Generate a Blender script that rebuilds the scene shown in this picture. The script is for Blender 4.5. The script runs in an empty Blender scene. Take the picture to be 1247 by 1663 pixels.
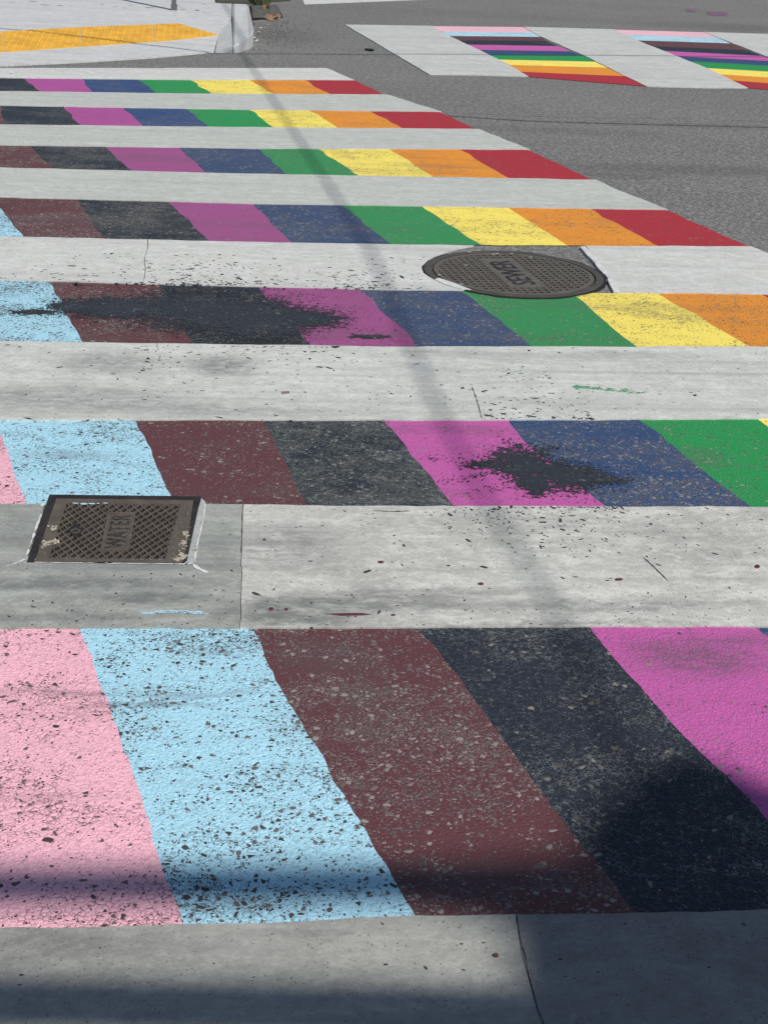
import bpy, bmesh, math, random
from math import sin, cos, radians, pi, atan, atan2, hypot
from mathutils import Vector, Matrix, noise

# ------------------------------------------------------------------ camera
W0, H0, FPX = 1247.0, 1663.0, 2300.0           # photograph size, focal length in its pixels
CAMH = 1.54
PITCH = atan((H0 / 2 + 200) / FPX)
ROLL = radians(3.0)
sc = bpy.context.scene
R0 = Vector((1, 0, 0)); U0 = Vector((0, sin(PITCH), cos(PITCH))); F0 = Vector((0, cos(PITCH), -sin(PITCH)))
RC = cos(ROLL) * R0 + sin(ROLL) * U0
UC = -sin(ROLL) * R0 + cos(ROLL) * U0
cam = bpy.data.objects.new('camera', bpy.data.cameras.new('camera'))
sc.collection.objects.link(cam)
m = Matrix.Identity(4)
for i in range(3):
    m[i][0] = RC[i]; m[i][1] = UC[i]; m[i][2] = -F0[i]
m[2][3] = CAMH
cam.matrix_world = m
cam.data.sensor_fit = 'VERTICAL'
cam.data.sensor_height = 24.0
cam.data.lens = FPX / H0 * 24.0
cam.data.clip_start = 0.05
cam.data.clip_end = 1500
sc.camera = cam

# ------------------------------------------------------------------ world, sun, exposure
SUN_EL = radians(52)
AZ = Vector((cos(radians(-52.3)), sin(radians(-52.3)), 0))      # horizontal direction towards the sun
w = bpy.data.worlds.new("World"); sc.world = w; w.use_nodes = True
nt = w.node_tree
bg = nt.nodes['Background']
sky = nt.nodes.new('ShaderNodeTexSky'); sky.sky_type = 'NISHITA'; sky.sun_disc = False
sky.sun_elevation = SUN_EL
sky.sun_rotation = atan2(AZ.x, AZ.y)
sky.air_density = 1.0; sky.dust_density = 0.6; sky.ozone_density = 1.2
nt.links.new(sky.outputs[0], bg.inputs[0])
bg.inputs[1].default_value = 0.055
sun = bpy.data.objects.new('sun', bpy.data.lights.new('sun', 'SUN'))
sun.data.energy = 3.3; sun.data.angle = radians(0.5); sun.data.color = (1.0, 0.965, 0.915)
SUNV = (AZ * cos(SUN_EL) + Vector((0, 0, sin(SUN_EL)))).normalized()
sun.rotation_euler = SUNV.to_track_quat('Z', 'Y').to_euler()
sun.location = SUNV * 30
sc.collection.objects.link(sun)
sc.view_settings.view_transform = 'Standard'
sc.view_settings.look = 'None'
sc.view_settings.exposure = 0.0
sc.view_settings.gamma = 1.0
sc.view_settings.use_curve_mapping = False
sc.render.resolution_x = 767; sc.render.resolution_y = 1024

# ------------------------------------------------------------------ measuring: photograph position -> point on a surface
def ray(px, py):
    x = px - W0 / 2; y = -(py - H0 / 2)
    return (RC * x + UC * y + F0 * FPX)
def G(px, py, z=0.0):
    r = ray(px, py); t = (z - CAMH) / r.z
    return Vector((r.x * t, r.y * t, z))
def GP(px, py, plane):                       # plane z = a + b x + c y
    a, b, c = plane
    r = ray(px, py)
    t = (a - CAMH) / (r.z - b * r.x - c * r.y)
    return Vector((r.x * t, r.y * t, CAMH + r.z * t))

D = Vector((cos(radians(-68.2)), sin(radians(-68.2)), 0))    # walking direction of the crossing
N = Vector((-D.y, D.x, 0))                                    # across it
C = sc.collection
rng = random.Random(7)

# ------------------------------------------------------------------ object helpers
def tag(o, label=None, cat=None, group=None, kind=None):
    if label: o['label'] = label
    if cat: o['category'] = cat
    if group: o['group'] = group
    if kind: o['kind'] = kind
    return o
def empty(name, loc=(0, 0, 0), rz=0):
    o = bpy.data.objects.new(name, None); o.empty_display_size = 0.1
    o.location = loc; o.rotation_euler = (0, 0, rz); C.objects.link(o); return o
def link(name, bm, mat, parent=None, smooth=False):
    me = bpy.data.meshes.new(name)
    bmesh.ops.recalc_face_normals(bm, faces=bm.faces)
    bm.to_mesh(me); bm.free()
    if smooth:
        for p in me.polygons: p.use_smooth = True
    me.materials.append(mat)
    o = bpy.data.objects.new(name, me); C.objects.link(o)
    if parent:
        o.parent = parent
        o.matrix_parent_inverse = (Matrix.Translation(parent.location) @ Matrix.Rotation(parent.rotation_euler.z, 4, 'Z')).inverted() if parent.type == 'EMPTY' else Matrix.Identity(4)
    return o
def jit(p, amp=1.0):
    """hand-painted waviness; depends on the position only, so neighbours share the same edge"""
    q = Vector((p.x, p.y, 0))
    k = amp * (1 + max(0, q.y - 2) / 5.0)
    a = noise.noise_vector(q * 5.0) * 0.006
    b = noise.noise_vector(q * 28.0 / (1 + q.y * .2)) * 0.0032
    c = noise.noise_vector(q * 110.0 / (1 + q.y * .4)) * 0.0022
    d = (a + b + c) * k; d.z = 0
    return p + d
def resample(pts, step, amp=1.0, closed=False):
    out = []
    n = len(pts)
    for i in range(n if closed else n - 1):
        a, b = pts[i], pts[(i + 1) % n]
        L = (b - a).length
        s = step * (1 + max(0, (a.y + b.y) / 2 - 2) / 3.5)
        k = max(1, int(L / s))
        for j in range(k):
            out.append(jit(a.lerp(b, j / k), amp))
    if not closed: out.append(jit(pts[-1], amp))
    return out
def sheet_bm(loop, z, thick=0.0, bm=None):
    bm = bm or bmesh.new()
    vs = [bm.verts.new((p.x, p.y, (z if z is not None else p.z))) for p in loop]
    f = bm.faces.new(vs)
    if f.normal.z < 0: f.normal_flip()
    bmesh.ops.triangulate(bm, faces=[f])
    if thick > 0:
        lo = [bm.verts.new((v.co.x, v.co.y, v.co.z - thick)) for v in vs]
        for i in range(len(vs)):
            j = (i + 1) % len(vs)
            bm.faces.new((vs[i], vs[j], lo[j], lo[i]))
    return bm
def up(o):
    """make sure the flat faces of a sheet look upwards"""
    me = o.data
    if me.polygons and sum(p.normal.z * p.area for p in me.polygons) < 0:
        me.flip_normals()
    return o
def box(bm, c, s, rz=0, mat3=None):
    M = Matrix.Translation(c) @ Matrix.Rotation(rz, 4, 'Z') @ Matrix.Diagonal((s[0], s[1], s[2], 1))
    if mat3: M = mat3 @ Matrix.Diagonal((s[0], s[1], s[2], 1))
    bmesh.ops.create_cube(bm, size=1, matrix=M)
def tube(bm, a, b, r, n=10, r2=None, cap=True):
    d = (b - a); q = d.to_track_quat('Z', 'Y').to_matrix()
    x, y = q.col[0], q.col[1]
    r2 = r if r2 is None else r2
    A = [bm.verts.new(a + (x * cos(2 * pi * i / n) + y * sin(2 * pi * i / n)) * r) for i in range(n)]
    B = [bm.verts.new(b + (x * cos(2 * pi * i / n) + y * sin(2 * pi * i / n)) * r2) for i in range(n)]
    for i in range(n): bm.faces.new((A[i], A[(i + 1) % n], B[(i + 1) % n], B[i]))
    if cap: bm.faces.new(A[::-1]); bm.faces.new(B)
def prism(bm, pts, z0, z1):
    lo = [bm.verts.new((p[0], p[1], z0)) for p in pts]
    hi = [bm.verts.new((p[0], p[1], z1)) for p in pts]
    n = len(pts)
    bm.faces.new(lo[::-1]); bm.faces.new(hi)
    for i in range(n): bm.faces.new((lo[i], lo[(i + 1) % n], hi[(i + 1) % n], hi[i]))

# ------------------------------------------------------------------ material helpers
def lin(r, g, b, k=1.0):
    def f(c):
        c /= 255.0
        return c / 12.92 if c <= 0.04045 else ((c + 0.055) / 1.055) ** 2.4
    return (f(r) * k, f(g) * k, f(b) * k, 1)
class NT:
    def __init__(s, name):
        s.m = bpy.data.materials.new(name); s.m.use_nodes = True
        s.t = s.m.node_tree; s.b = s.t.nodes['Principled BSDF']
        s.pos = s.t.nodes.new('ShaderNodeNewGeometry').outputs['Position']
    def put(s, sock, v):
        if isinstance(v, bpy.types.NodeSocket): s.t.links.new(v, sock)
        elif isinstance(v, (int, float)) and sock.type == 'RGBA': sock.default_value = (v, v, v, 1)
        elif isinstance(v, (int, float)) and sock.type == 'VECTOR': sock.default_value = (v, v, v)
        else: sock.default_value = v
    def math(s, op, a, b=0.0, c=0.0, clamp=False):
        n = s.t.nodes.new('ShaderNodeMath'); n.operation = op; n.use_clamp = clamp
        s.put(n.inputs[0], a); s.put(n.inputs[1], b); s.put(n.inputs[2], c)
        return n.outputs[0]
    def mul(s, a, b): return s.math('MULTIPLY', a, b)
    def add(s, a, b): return s.math('ADD', a, b)
    def lt(s, a, b): return s.math('LESS_THAN', a, b)
    def ramp(s, v, a, b, lo=0.0, hi=1.0):
        n = s.t.nodes.new('ShaderNodeMapRange'); n.interpolation_type = 'SMOOTHSTEP'
        s.put(n.inputs[0], v); s.put(n.inputs[1], a); s.put(n.inputs[2], b); s.put(n.inputs[3], lo); s.put(n.inputs[4], hi)
        return n.outputs[0]
    def mix(s, f, a, b, mode='MIX'):
        n = s.t.nodes.new('ShaderNodeMix'); n.data_type = 'RGBA'; n.blend_type = mode
        s.put(n.inputs[0], f); s.put(n.inputs[6], a); s.put(n.inputs[7], b)
        return n.outputs[2]
    def noise(s, vec, scale, detail=3, rough=.55, color=False):
        n = s.t.nodes.new('ShaderNodeTexNoise')
        s.put(n.inputs['Vector'], vec); n.inputs['Scale'].default_value = scale
        n.inputs['Detail'].default_value = detail; n.inputs['Roughness'].default_value = rough
        return n.outputs[1] if color else n.outputs[0]
    def vor(s, vec, scale, feature='F1', rand=1.0):
        n = s.t.nodes.new('ShaderNodeTexVoronoi'); n.feature = feature
        s.put(n.inputs['Vector'], vec); n.inputs['Scale'].default_value = scale
        n.inputs['Randomness'].default_value = rand
        return n
    def mapping(s, vec, scale=(1, 1, 1), rot=0.0, loc=(0, 0, 0)):
        n = s.t.nodes.new('ShaderNodeMapping')
        s.put(n.inputs[0], vec); n.inputs['Scale'].default_value = scale
        n.inputs['Rotation'].default_value = (0, 0, rot); n.inputs['Location'].default_value = loc
        return n.outputs[0]
    def vadd(s, a, b):
        n = s.t.nodes.new('ShaderNodeVectorMath'); n.operation = 'ADD'; s.put(n.inputs[0], a); s.put(n.inputs[1], b); return n.outputs[0]
    def vscale(s, a, k):
        n = s.t.nodes.new('ShaderNodeVectorMath'); n.operation = 'SCALE'; s.put(n.inputs[0], a); n.inputs['Scale'].default_value = k; return n.outputs[0]
    def sep(s, c):
        n = s.t.nodes.new('ShaderNodeSeparateColor'); s.put(n.inputs[0], c); return n.outputs
    def bump(s, h, strength, dist):
        n = s.t.nodes.new('ShaderNodeBump'); n.inputs['Strength'].default_value = strength
        n.inputs['Distance'].default_value = dist; s.put(n.inputs['Height'], h); return n.outputs[0]
    def out(s, col, rough, nrm=None, metal=0.0, spec=.5):
        s.put(s.b.inputs['Base Color'], col); s.put(s.b.inputs['Roughness'], rough)
        s.b.inputs['Metallic'].default_value = metal
        s.b.inputs['Specular IOR Level'].default_value = spec
        if nrm is not None: s.put(s.b.inputs['Normal'], nrm)
        return s.m

BARROT = radians(-7)
def flat_pos(t):
    """the world position with z flattened and the grain slightly broken up"""
    d = t.noise(t.pos, 55, 2, .6, True)
    return t.vadd(t.pos, t.vscale(t.vadd(d, (-.5, -.5, -.5)), 0.010))

def add_stains_shade(t, c, stains, col, WP):
    for (sx, sy, rx, ry, st) in stains:
        g = G(sx, sy); gx = (G(sx + rx, sy) - g).length; gy = (G(sx, sy + ry) - g).length
        q = t.t.nodes.new('ShaderNodeMapping'); q.vector_type = 'TEXTURE'
        t.put(q.inputs[0], t.vadd(t.pos, t.vscale(t.vadd(t.noise(t.pos, 9, 4, .65, True), (-.5, -.5, -.5)), .10)))
        q.inputs['Location'].default_value = (g.x, g.y, 0.0); q.inputs['Rotation'].default_value = (0, 0, radians(7)); q.inputs['Scale'].default_value = (gx, gy, 1)
        ln = t.t.nodes.new('ShaderNodeVectorMath'); ln.operation = 'LENGTH'; t.put(ln.inputs[0], t.mapping(q.outputs[0], scale=(1, 1, 0)))
        msk = t.mul(t.ramp(ln.outputs['Value'], .25, 1.1, 1, 0), t.ramp(t.noise(t.mapping(WP, loc=(3, 3, 0), scale=(.6, 1.5, 1)), 30, 5, .75), .36, .62, .35, 1))
        c = t.mix(t.mul(msk, st), c, col)
    return c
def paint_mat(name, col, chips=.12, chipcol=(.16, .15, .145), chipvar=.5, crev=.35, crevcol=(.05, .05, .05),
              seed=0.0, dirt=.25, dirtcol=(.12, .12, .125), relief=.5, big=86.0, small=1.0, gapw=.085, stains=()):
    """road paint over coarse aggregate: stones worn bare, gaps between the stones left open"""
    t = NT(name)
    P = t.mapping(flat_pos(t), loc=(seed, seed * 1.7, 0))
    P2 = t.mapping(P, scale=(1, 1, 0))
    v1 = t.vor(P2, big); e1 = t.vor(P2, big, 'DISTANCE_TO_EDGE')
    v2 = t.vor(P2, big * 2.3); e2 = t.vor(P2, big * 2.3, 'DISTANCE_TO_EDGE')
    c1 = t.sep(v1.outputs['Color']); c2 = t.sep(v2.outputs['Color'])
    cl = t.noise(P2, 3.2, 4, .6); cl2 = t.noise(P2, 11, 3, .6); cl3 = t.noise(t.mapping(P2, rot=BARROT, scale=(.35, 1.6, 1)), 4.0, 4, .62)
    clus = t.ramp(t.add(t.mul(cl, .45), t.add(t.mul(cl2, .3), t.mul(cl3, .35))), .44, .72, .06, 2.7)
    # bare stones: whole cells, shrunk by a random margin
    m1 = t.mul(t.lt(c1[0], t.mul(clus, chips)), t.ramp(e1.outputs[0], t.add(.05, t.mul(c1[1], .20)), t.add(.09, t.mul(c1[1], .20))))
    m2 = t.mul(t.lt(c2[0], t.mul(clus, chips * 1.3 * small)), t.ramp(e2.outputs[0], t.add(.05, t.mul(c2[1], .16)), t.add(.10, t.mul(c2[1], .16))))
    # open gaps between stones: thin broken lines
    gn = t.noise(P2, 48, 3, .7)
    gw = t.ramp(t.add(t.mul(gn, .75), t.mul(clus, .10)), .42, .68, .0, gapw)
    g1 = t.ramp(e1.outputs[0], t.mul(gw, .35), gw, 1.0, 0.0)
    gn2 = t.noise(t.mapping(P2, loc=(3, 9, 0)), 70, 2, .7)
    g2 = t.mul(t.ramp(e2.outputs[0], 0.01, .10, 1.0, 0.0), t.ramp(gn2, .50, .66))
    gap = t.mul(t.math('MAXIMUM', g1, t.mul(g2, .8)), crev)
    # paint tone
    var = t.noise(P2, 2.2, 4, .6); fine = t.noise(P2, 420, 2, .6)
    base = t.mix(t.ramp(var, .3, .75, 0, .22), col, tuple(c * .78 for c in col[:3]) + (1,))
    base = t.mix(t.ramp(fine, .35, .75, 0, .20), base, tuple(min(1, c * 1.25 + .01) for c in col[:3]) + (1,))
    base = t.mix(t.mul(t.ramp(c2[2], .2, 1.0), .16), base, tuple(c * .72 for c in col[:3]) + (1,))
    film = t.noise(t.mapping(P2, rot=BARROT, scale=(.5, 3.2, 1)), 3.5, 5, .65)
    base = t.mix(t.ramp(film, .50, .78, 0, dirt), base, tuple(dirtcol) + (1,))
    sq = t.vor(t.mapping(P2, loc=(5, 1, 0), scale=(.8, 1.25, 1)), big * 1.55, 'DISTANCE_TO_EDGE')
    sqm = t.mul(t.ramp(sq.outputs[0], .005, .055, 1, 0), t.ramp(t.noise(t.mapping(P2, loc=(1, 6, 0)), 90, 3, .7), .50, .62))
    base = t.mix(t.mul(sqm, min(1, crev * 1.25)), base, tuple(crevcol) + (1,))
    base = add_stains_shade(t, base, stains, tuple(.55 * a + .45 * b for a, b in zip(dirtcol, (.13, .13, .135))) + (1,), P2)
    base = t.mix(gap, base, tuple(crevcol) + (1,))
    lo = tuple(c * (1 - chipvar) for c in chipcol) + (1,); hi = tuple(min(.75, c * (1 + chipvar * 1.2)) for c in chipcol) + (1,)
    st1 = t.mix(c1[2], lo, hi); st2 = t.mix(c2[1], lo, hi)
    base = t.mix(m2, base, st2); base = t.mix(m1, base, st1)
    h = t.add(t.ramp(e1.outputs[0], 0, .32), t.mul(t.ramp(e2.outputs[0], 0, .25), .5))
    h = t.add(h, t.mul(t.noise(P2, 260, 3, .6), .6))
    h = t.add(h, t.mul(gap, -.5))
    return t.out(base, t.mix(m1, .62, .8), t.bump(h, relief * .85, .0035), spec=.35)

def concrete_mat(name, tone, streak=.3, streakcol=(.10, .10, .10), blotch=.25, seed=0.0, speck=.2, warm=0.0, relief=.45, bright=.3, stains=()):
    t = NT(name)
    P = t.mapping(t.pos, loc=(seed * 3.1, seed * 1.3, 0), scale=(1, 1, 0))
    A = t.mapping(P, rot=BARROT)
    WP = t.vadd(A, t.vscale(t.vadd(t.noise(A, 2.5, 3, .6, True), (-.5, -.5, -.5)), .16))
    S = t.mapping(WP, scale=(.26, 2.6, 1)); S2 = t.mapping(WP, scale=(.75, 2.6, 1), loc=(4, 2, 0))
    n1 = t.noise(P, 1.7, 5, .62); n2 = t.noise(P, 9, 4, .65); n3 = t.noise(P, 60, 4, .7); n4 = t.noise(P, 340, 2, .6)
    s1 = t.noise(S, 2.6, 6, .68); s2 = t.noise(S2, 7.0, 5, .7)
    lo = tuple(c * .52 for c in tone) + (1,); mid = tuple(tone) + (1,); hi = tuple(min(.9, c * 1.32 + .02) for c in tone) + (1,)
    c = t.mix(t.ramp(t.add(t.mul(n1, .6), t.mul(n2, .4)), .36, .66), t.mix(min(1.0, blotch * 1.7), mid, lo), mid)
    c = t.mix(t.ramp(s2, .46, .66, 0, bright), c, hi)
    c = t.mix(t.ramp(t.noise(t.mapping(WP, loc=(7, 3, 0)), 22, 5, .7), .46, .62, 0, .24), c, lo)
    c = t.mix(t.ramp(t.noise(t.mapping(WP, loc=(2, 8, 0), scale=(.7, 1.4, 1)), 45, 4, .7), .50, .64, 0, bright * .9), c, hi)
    c = t.mix(t.ramp(n2, .52, .72, 0, bright * .8), c, hi)
    c = t.mix(t.ramp(s1, .48, .72, 0, streak * .7), c, tuple(streakcol) + (1,))
    c = t.mix(t.ramp(n3, .42, .74, 0, .28), c, lo)
    g1 = t.noise(P, 190, 3, .7); g2 = t.noise(t.mapping(P, loc=(5, 5, 0)), 120, 4, .75)
    c = t.mix(t.ramp(g1, .50, .72, 0, .5), c, lo)
    c = t.mix(t.ramp(g2, .52, .70, 0, .42), c, hi)
    c = t.mix(t.ramp(n4, .50, .78, 0, .35), c, hi)
    tyre = t.noise(t.mapping(A, scale=(.07, 3.2, 1), loc=(1, 1, 0)), 3.2, 6, .62)
    c = t.mix(t.mul(t.ramp(tyre, .50, .68, 0, 1), t.ramp(g2, .35, .6, .25, streak * 1.3)), c, tuple(streakcol) + (1,))
    c = add_stains_shade(t, c, stains, tuple(streakcol) + (1,), WP)
    # little dark pits and a few pale grains
    v = t.vor(t.mapping(A, scale=(.75, 1.3, 1)), 75); cc = t.sep(v.outputs['Color'])
    pit = t.mul(t.lt(cc[0], t.mul(t.ramp(n2, .45, .7, .1, 1.6), speck * .12)), t.ramp(v.outputs['Distance'], .12, .30, 1, 0))
    c = t.mix(pit, c, (.04, .038, .042, 1))
    v2 = t.vor(P, 150); cd = t.sep(v2.outputs['Color'])
    pit2 = t.mul(t.lt(cd[0], speck * .22), t.ramp(v2.outputs['Distance'], .15, .38, .8, 0))
    c = t.mix(pit2, c, tuple(x * .35 for x in tone) + (1,))
    h = t.add(t.mul(n3, .6), t.add(t.mul(n4, .35), t.mul(pit, -.5)))
    return t.out(c, .72, t.bump(h, relief, .003), spec=.3)

def asphalt_mat(name, tone=.17, seed=0.0):
    t = NT(name)
    P = t.mapping(flat_pos(t), scale=(1, 1, 0))
    v1 = t.vor(P, 78); e1 = t.vor(P, 78, 'DISTANCE_TO_EDGE'); c1 = t.sep(v1.outputs['Color'])
    v2 = t.vor(P, 190); c2 = t.sep(v2.outputs['Color'])
    n1 = t.noise(P, .5, 5, .6); n2 = t.noise(P, 4, 4, .6); n3 = t.noise(P, 26, 3, .6)
    S = t.mapping(P, rot=radians(-18), scale=(.10, 2.2, 1)); s = t.noise(S, 1.5, 6, .66)
    base = t.mix(t.ramp(n1, .35, .65), (tone * .84, tone * .82, tone * .83, 1), (tone * 1.12, tone * 1.08, tone * 1.07, 1))
    base = t.mix(t.ramp(n2, .4, .7, 0, .30), base, (tone * .66, tone * .65, tone * .66, 1))
    base = t.mix(t.ramp(s, .50, .72, 0, .42), base, (tone * .52, tone * .52, tone * .55, 1))
    base = t.mix(t.mul(c1[0], .42), base, (tone * .42, tone * .41, tone * .42, 1))
    base = t.mix(t.mul(t.math('POWER', c1[1], 3.0), .75), base, (tone * 2.1, tone * 2.0, tone * 1.9, 1))
    base = t.mix(t.mul(t.math('POWER', c2[1], 3.0), .45), base, (tone * 1.9, tone * 1.85, tone * 1.8, 1))
    base = t.mix(t.ramp(e1.outputs[0], 0, .10, .55, 0), base, (tone * .28, tone * .28, tone * .28, 1))
    base = t.mix(t.ramp(n3, .45, .65, 0, .45), base, (tone * .55, tone * .54, tone * .53, 1))
    n5 = t.noise(t.mapping(P, scale=(1, .7, 1)), 42, 4, .7)
    base = t.mix(t.ramp(n5, .50, .66, 0, .55), base, (tone * 1.75, tone * 1.70, tone * 1.62, 1))
    base = t.mix(t.ramp(n5, .50, .36, 0, .55), base, (tone * .45, tone * .44, tone * .43, 1))
    base = t.mix(1.0, base, (.985, 1.0, .975, 1), 'MULTIPLY')
    base = add_stains_shade(t, base, [(1130, 276, 330, 12, .55), (1000, 285, 120, 7, .4), (900, 212, 260, 7, .3), (1150, 205, 200, 6, .35), (470, 60, 70, 20, .4), (700, 20, 300, 10, .25), (1200, 45, 200, 8, .4)], (tone * .4, tone * .39, tone * .4, 1), P)
    h = t.add(t.ramp(e1.outputs[0], 0, .3), t.mul(c2[0], .4))
    return t.out(base, .85, t.bump(h, .6, .004), spec=.3)

def iron_mat(name, col=(.07, .064, .058), dust=(.20, .18, .155), amt=.5, rough=.6, scale=14):
    t = NT(name)
    n1 = t.noise(t.pos, scale, 5, .65); n2 = t.noise(t.pos, scale * 9, 4, .7); n3 = t.noise(t.pos, 600, 2, .5)
    c = t.mix(t.ramp(n1, .36, .68, 0, amt), tuple(col) + (1,), tuple(dust) + (1,))
    c = t.mix(t.ramp(n2, .45, .75, 0, .55), c, tuple(x * .55 for x in col) + (1,))
    c = t.mix(t.ramp(n3, .5, .8, 0, .4), c, tuple(x * 1.15 for x in dust) + (1,))
    return t.out(c, rough, t.bump(t.add(n2, t.mul(n3, .5)), .35, .002), metal=.25, spec=.4)
def plain_mat(name, col, rough=.7, var=.3, scale=30, metal=0.0):
    t = NT(name)
    n = t.noise(t.pos, scale, 4, .65); n2 = t.noise(t.pos, scale * 12, 3, .6)
    c = t.mix(t.ramp(n, .35, .7, 0, var * 1.6), tuple(col) + (1,), tuple(x * .6 for x in col) + (1,))
    c = t.mix(t.ramp(n2, .45, .8, 0, var), c, tuple(min(.9, x * 1.4) for x in col) + (1,))
    return t.out(c, rough, t.bump(n2, .2, .002), metal=metal, spec=.4)

K = 1.16
BLACKC = lin(50, 57, 66, K)
COL = {
 'pink':       dict(col=lin(252, 188, 202, K), chips=.075, crev=.7, gapw=.10, crevcol=(.12, .07, .08), chipcol=(.12, .09, .095), dirt=.30, dirtcol=(.42, .27, .31)),
 'light_blue': dict(col=lin(176, 224, 242, K), chips=.25, crev=.62, gapw=.10, crevcol=(.08, .11, .125), chipcol=(.115, .105, .105), dirt=.30, dirtcol=(.27, .38, .43)),
 'brown':      dict(col=lin(98, 60, 63, K), chips=.26, crev=.35, crevcol=(.07, .05, .05), chipcol=(.22, .19, .175), dirt=.25, dirtcol=(.11, .09, .09), small=1.3),
 'black':      dict(col=lin(36, 43, 53, K), chips=.06, crev=.85, gapw=.13, crevcol=(.165, .175, .17), chipcol=(.17, .16, .14), dirt=.15, dirtcol=(.03, .034, .042)),
 'magenta':    dict(col=lin(196, 96, 166, K), chips=.04, crev=.5, crevcol=(.15, .07, .12), chipcol=(.2, .17, .17), dirt=.30, dirtcol=(.20, .10, .16)),
 'navy':       dict(col=lin(50, 74, 114, K), chips=.2, crev=.35, crevcol=(.12, .13, .15), chipcol=(.18, .175, .18), dirt=.45, dirtcol=(.10, .11, .14)),
 'green':      dict(col=lin(38, 148, 78, K), chips=.10, crev=.30, crevcol=(.08, .13, .08), chipcol=(.2, .2, .17), dirt=.30, dirtcol=(.09, .17, .11)),
 'yellow':     dict(col=lin(254, 230, 106, 1.2), chips=.20, crev=.42, crevcol=(.22, .18, .07), chipcol=(.30, .25, .12), dirt=.18, dirtcol=(.40, .34, .16)),
 'orange':     dict(col=lin(233, 148, 48, K), chips=.10, crev=.35, crevcol=(.20, .12, .05), chipcol=(.25, .18, .12), dirt=.30, dirtcol=(.33, .19, .09)),
 'red':        dict(col=lin(172, 46, 56, K), chips=.06, crev=.25, crevcol=(.12, .05, .05), chipcol=(.22, .13, .13), dirt=.25, dirtcol=(.20, .06, .07)),
}
ORDER = ['pink', 'light_blue', 'brown', 'black', 'magenta', 'navy', 'green', 'yellow', 'orange', 'red']
_pm = {}
def paint(colour, level):
    """level 0 near and thick, 1 middle, 2 far"""
    k = (colour, level)
    if k not in _pm:
        p = dict(COL[colour])
        if level == 1:
            p['chips'] *= 1.15; p['crev'] *= 1.15; p['dirt'] = min(.8, p['dirt'] + .12)
        if level in (1, 2) and colour in ('green', 'navy'):
            g3 = sum(p['col'][:3]) / 3 * .9 + .02; p['col'] = tuple(c * .84 + g3 * .16 for c in p['col'][:3]) + (1,)
        if level in (1, 2) and colour == 'magenta': p['col'] = lin(160, 84, 136, K)
        if level == 2:
            p['chips'] *= 1.0; p['dirt'] = min(.8, p['dirt'] + .12); p['relief'] = .35
            if colour in ('brown', 'black', 'magenta', 'navy', 'green'):
                p['dirt'] = .65; p['dirtcol'] = tuple(.5 * a + .06 for a in p['col'][:3]); p['crev'] *= .6
            if colour == 'black': p['chips'] = .22; p['small'] = 1.5
        if level == 0:
            p['stains'] = {'pink': [(120, 1128, 200, 9, .6), (210, 1148, 110, 8, .6), (60, 1300, 160, 12, .35), (200, 1040, 120, 12, .3)],
                           'light_blue': [(240, 1146, 130, 8, .7), (330, 1130, 130, 7, .5), (330, 1060, 90, 10, .35), (480, 1180, 60, 30, .2)],
                           'brown': [(520, 1070, 120, 40, .45), (600, 1150, 60, 90, .35), (720, 1420, 200, 40, .3)],
                           'magenta': [(1130, 1072, 150, 38, .7), (1200, 1040, 120, 14, .5)],
                           'black': [(800, 1035, 110, 10, .3)]}.get(colour, [])
        if level == 1: p['stains'] = [(600, 545, 500, 8, .4), (1000, 500, 260, 9, .35)]
        if level == 2: p['stains'] = [(150, 360, 260, 14, .5), (520, 370, 200, 10, .4), (200, 258, 260, 8, .45), (700, 270, 160, 6, .3), (620, 280, 90, 8, .3)]
        if level == 5: p['stains'] = [(120, 740, 120, 14, .4), (560, 800, 300, 12, .35), (700, 700, 300, 8, .3), (1130, 745, 60, 26, .5)]
        if level == 3 and colour in ('pink', 'light_blue'): p['col'] = tuple(c * .8 + .14 for c in p['col'][:3]) + (1,)
        if level == 5:
            if colour == 'black': p['chips'] = .42; p['small'] = 1.6; p['chipcol'] = (.15, .16, .15)
            if colour == 'navy': p['chips'] = .26
            if colour == 'brown': p['chips'] = .13
            if colour == 'light_blue': p['chips'] = .15
        if level == 1 and colour == 'black': p['chips'] = .2
        if level == 4:
            p['relief'] = .3
            if colour == 'magenta': p['col'] = lin(176, 84, 152, K)
            if colour == 'navy': p['col'] = lin(46, 74, 122, K)
        if level == 3:
            p['chips'] *= .35; p['crev'] *= .4; p['relief'] = .2
        _pm[k] = paint_mat(colour + '_paint_%d' % level, seed=ORDER.index(colour) * 2.3 + level, **p)
    return _pm[k]

ASPH = asphalt_mat('asphalt', .235)
# ------------------------------------------------------------------ ground
bm = bmesh.new()
S = 160
for i in range(-4, 4):
    for j in range(-4, 4):
        vs = [bm.verts.new((x * S / 4, y * S / 4, 0)) for x, y in ((i, j), (i + 1, j), (i + 1, j + 1), (i, j + 1))]
        bm.faces.new(vs)
bmesh.ops.remove_doubles(bm, verts=bm.verts, dist=.001)
road = up(link('road', bm, ASPH)); tag(road, kind='structure')

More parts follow.
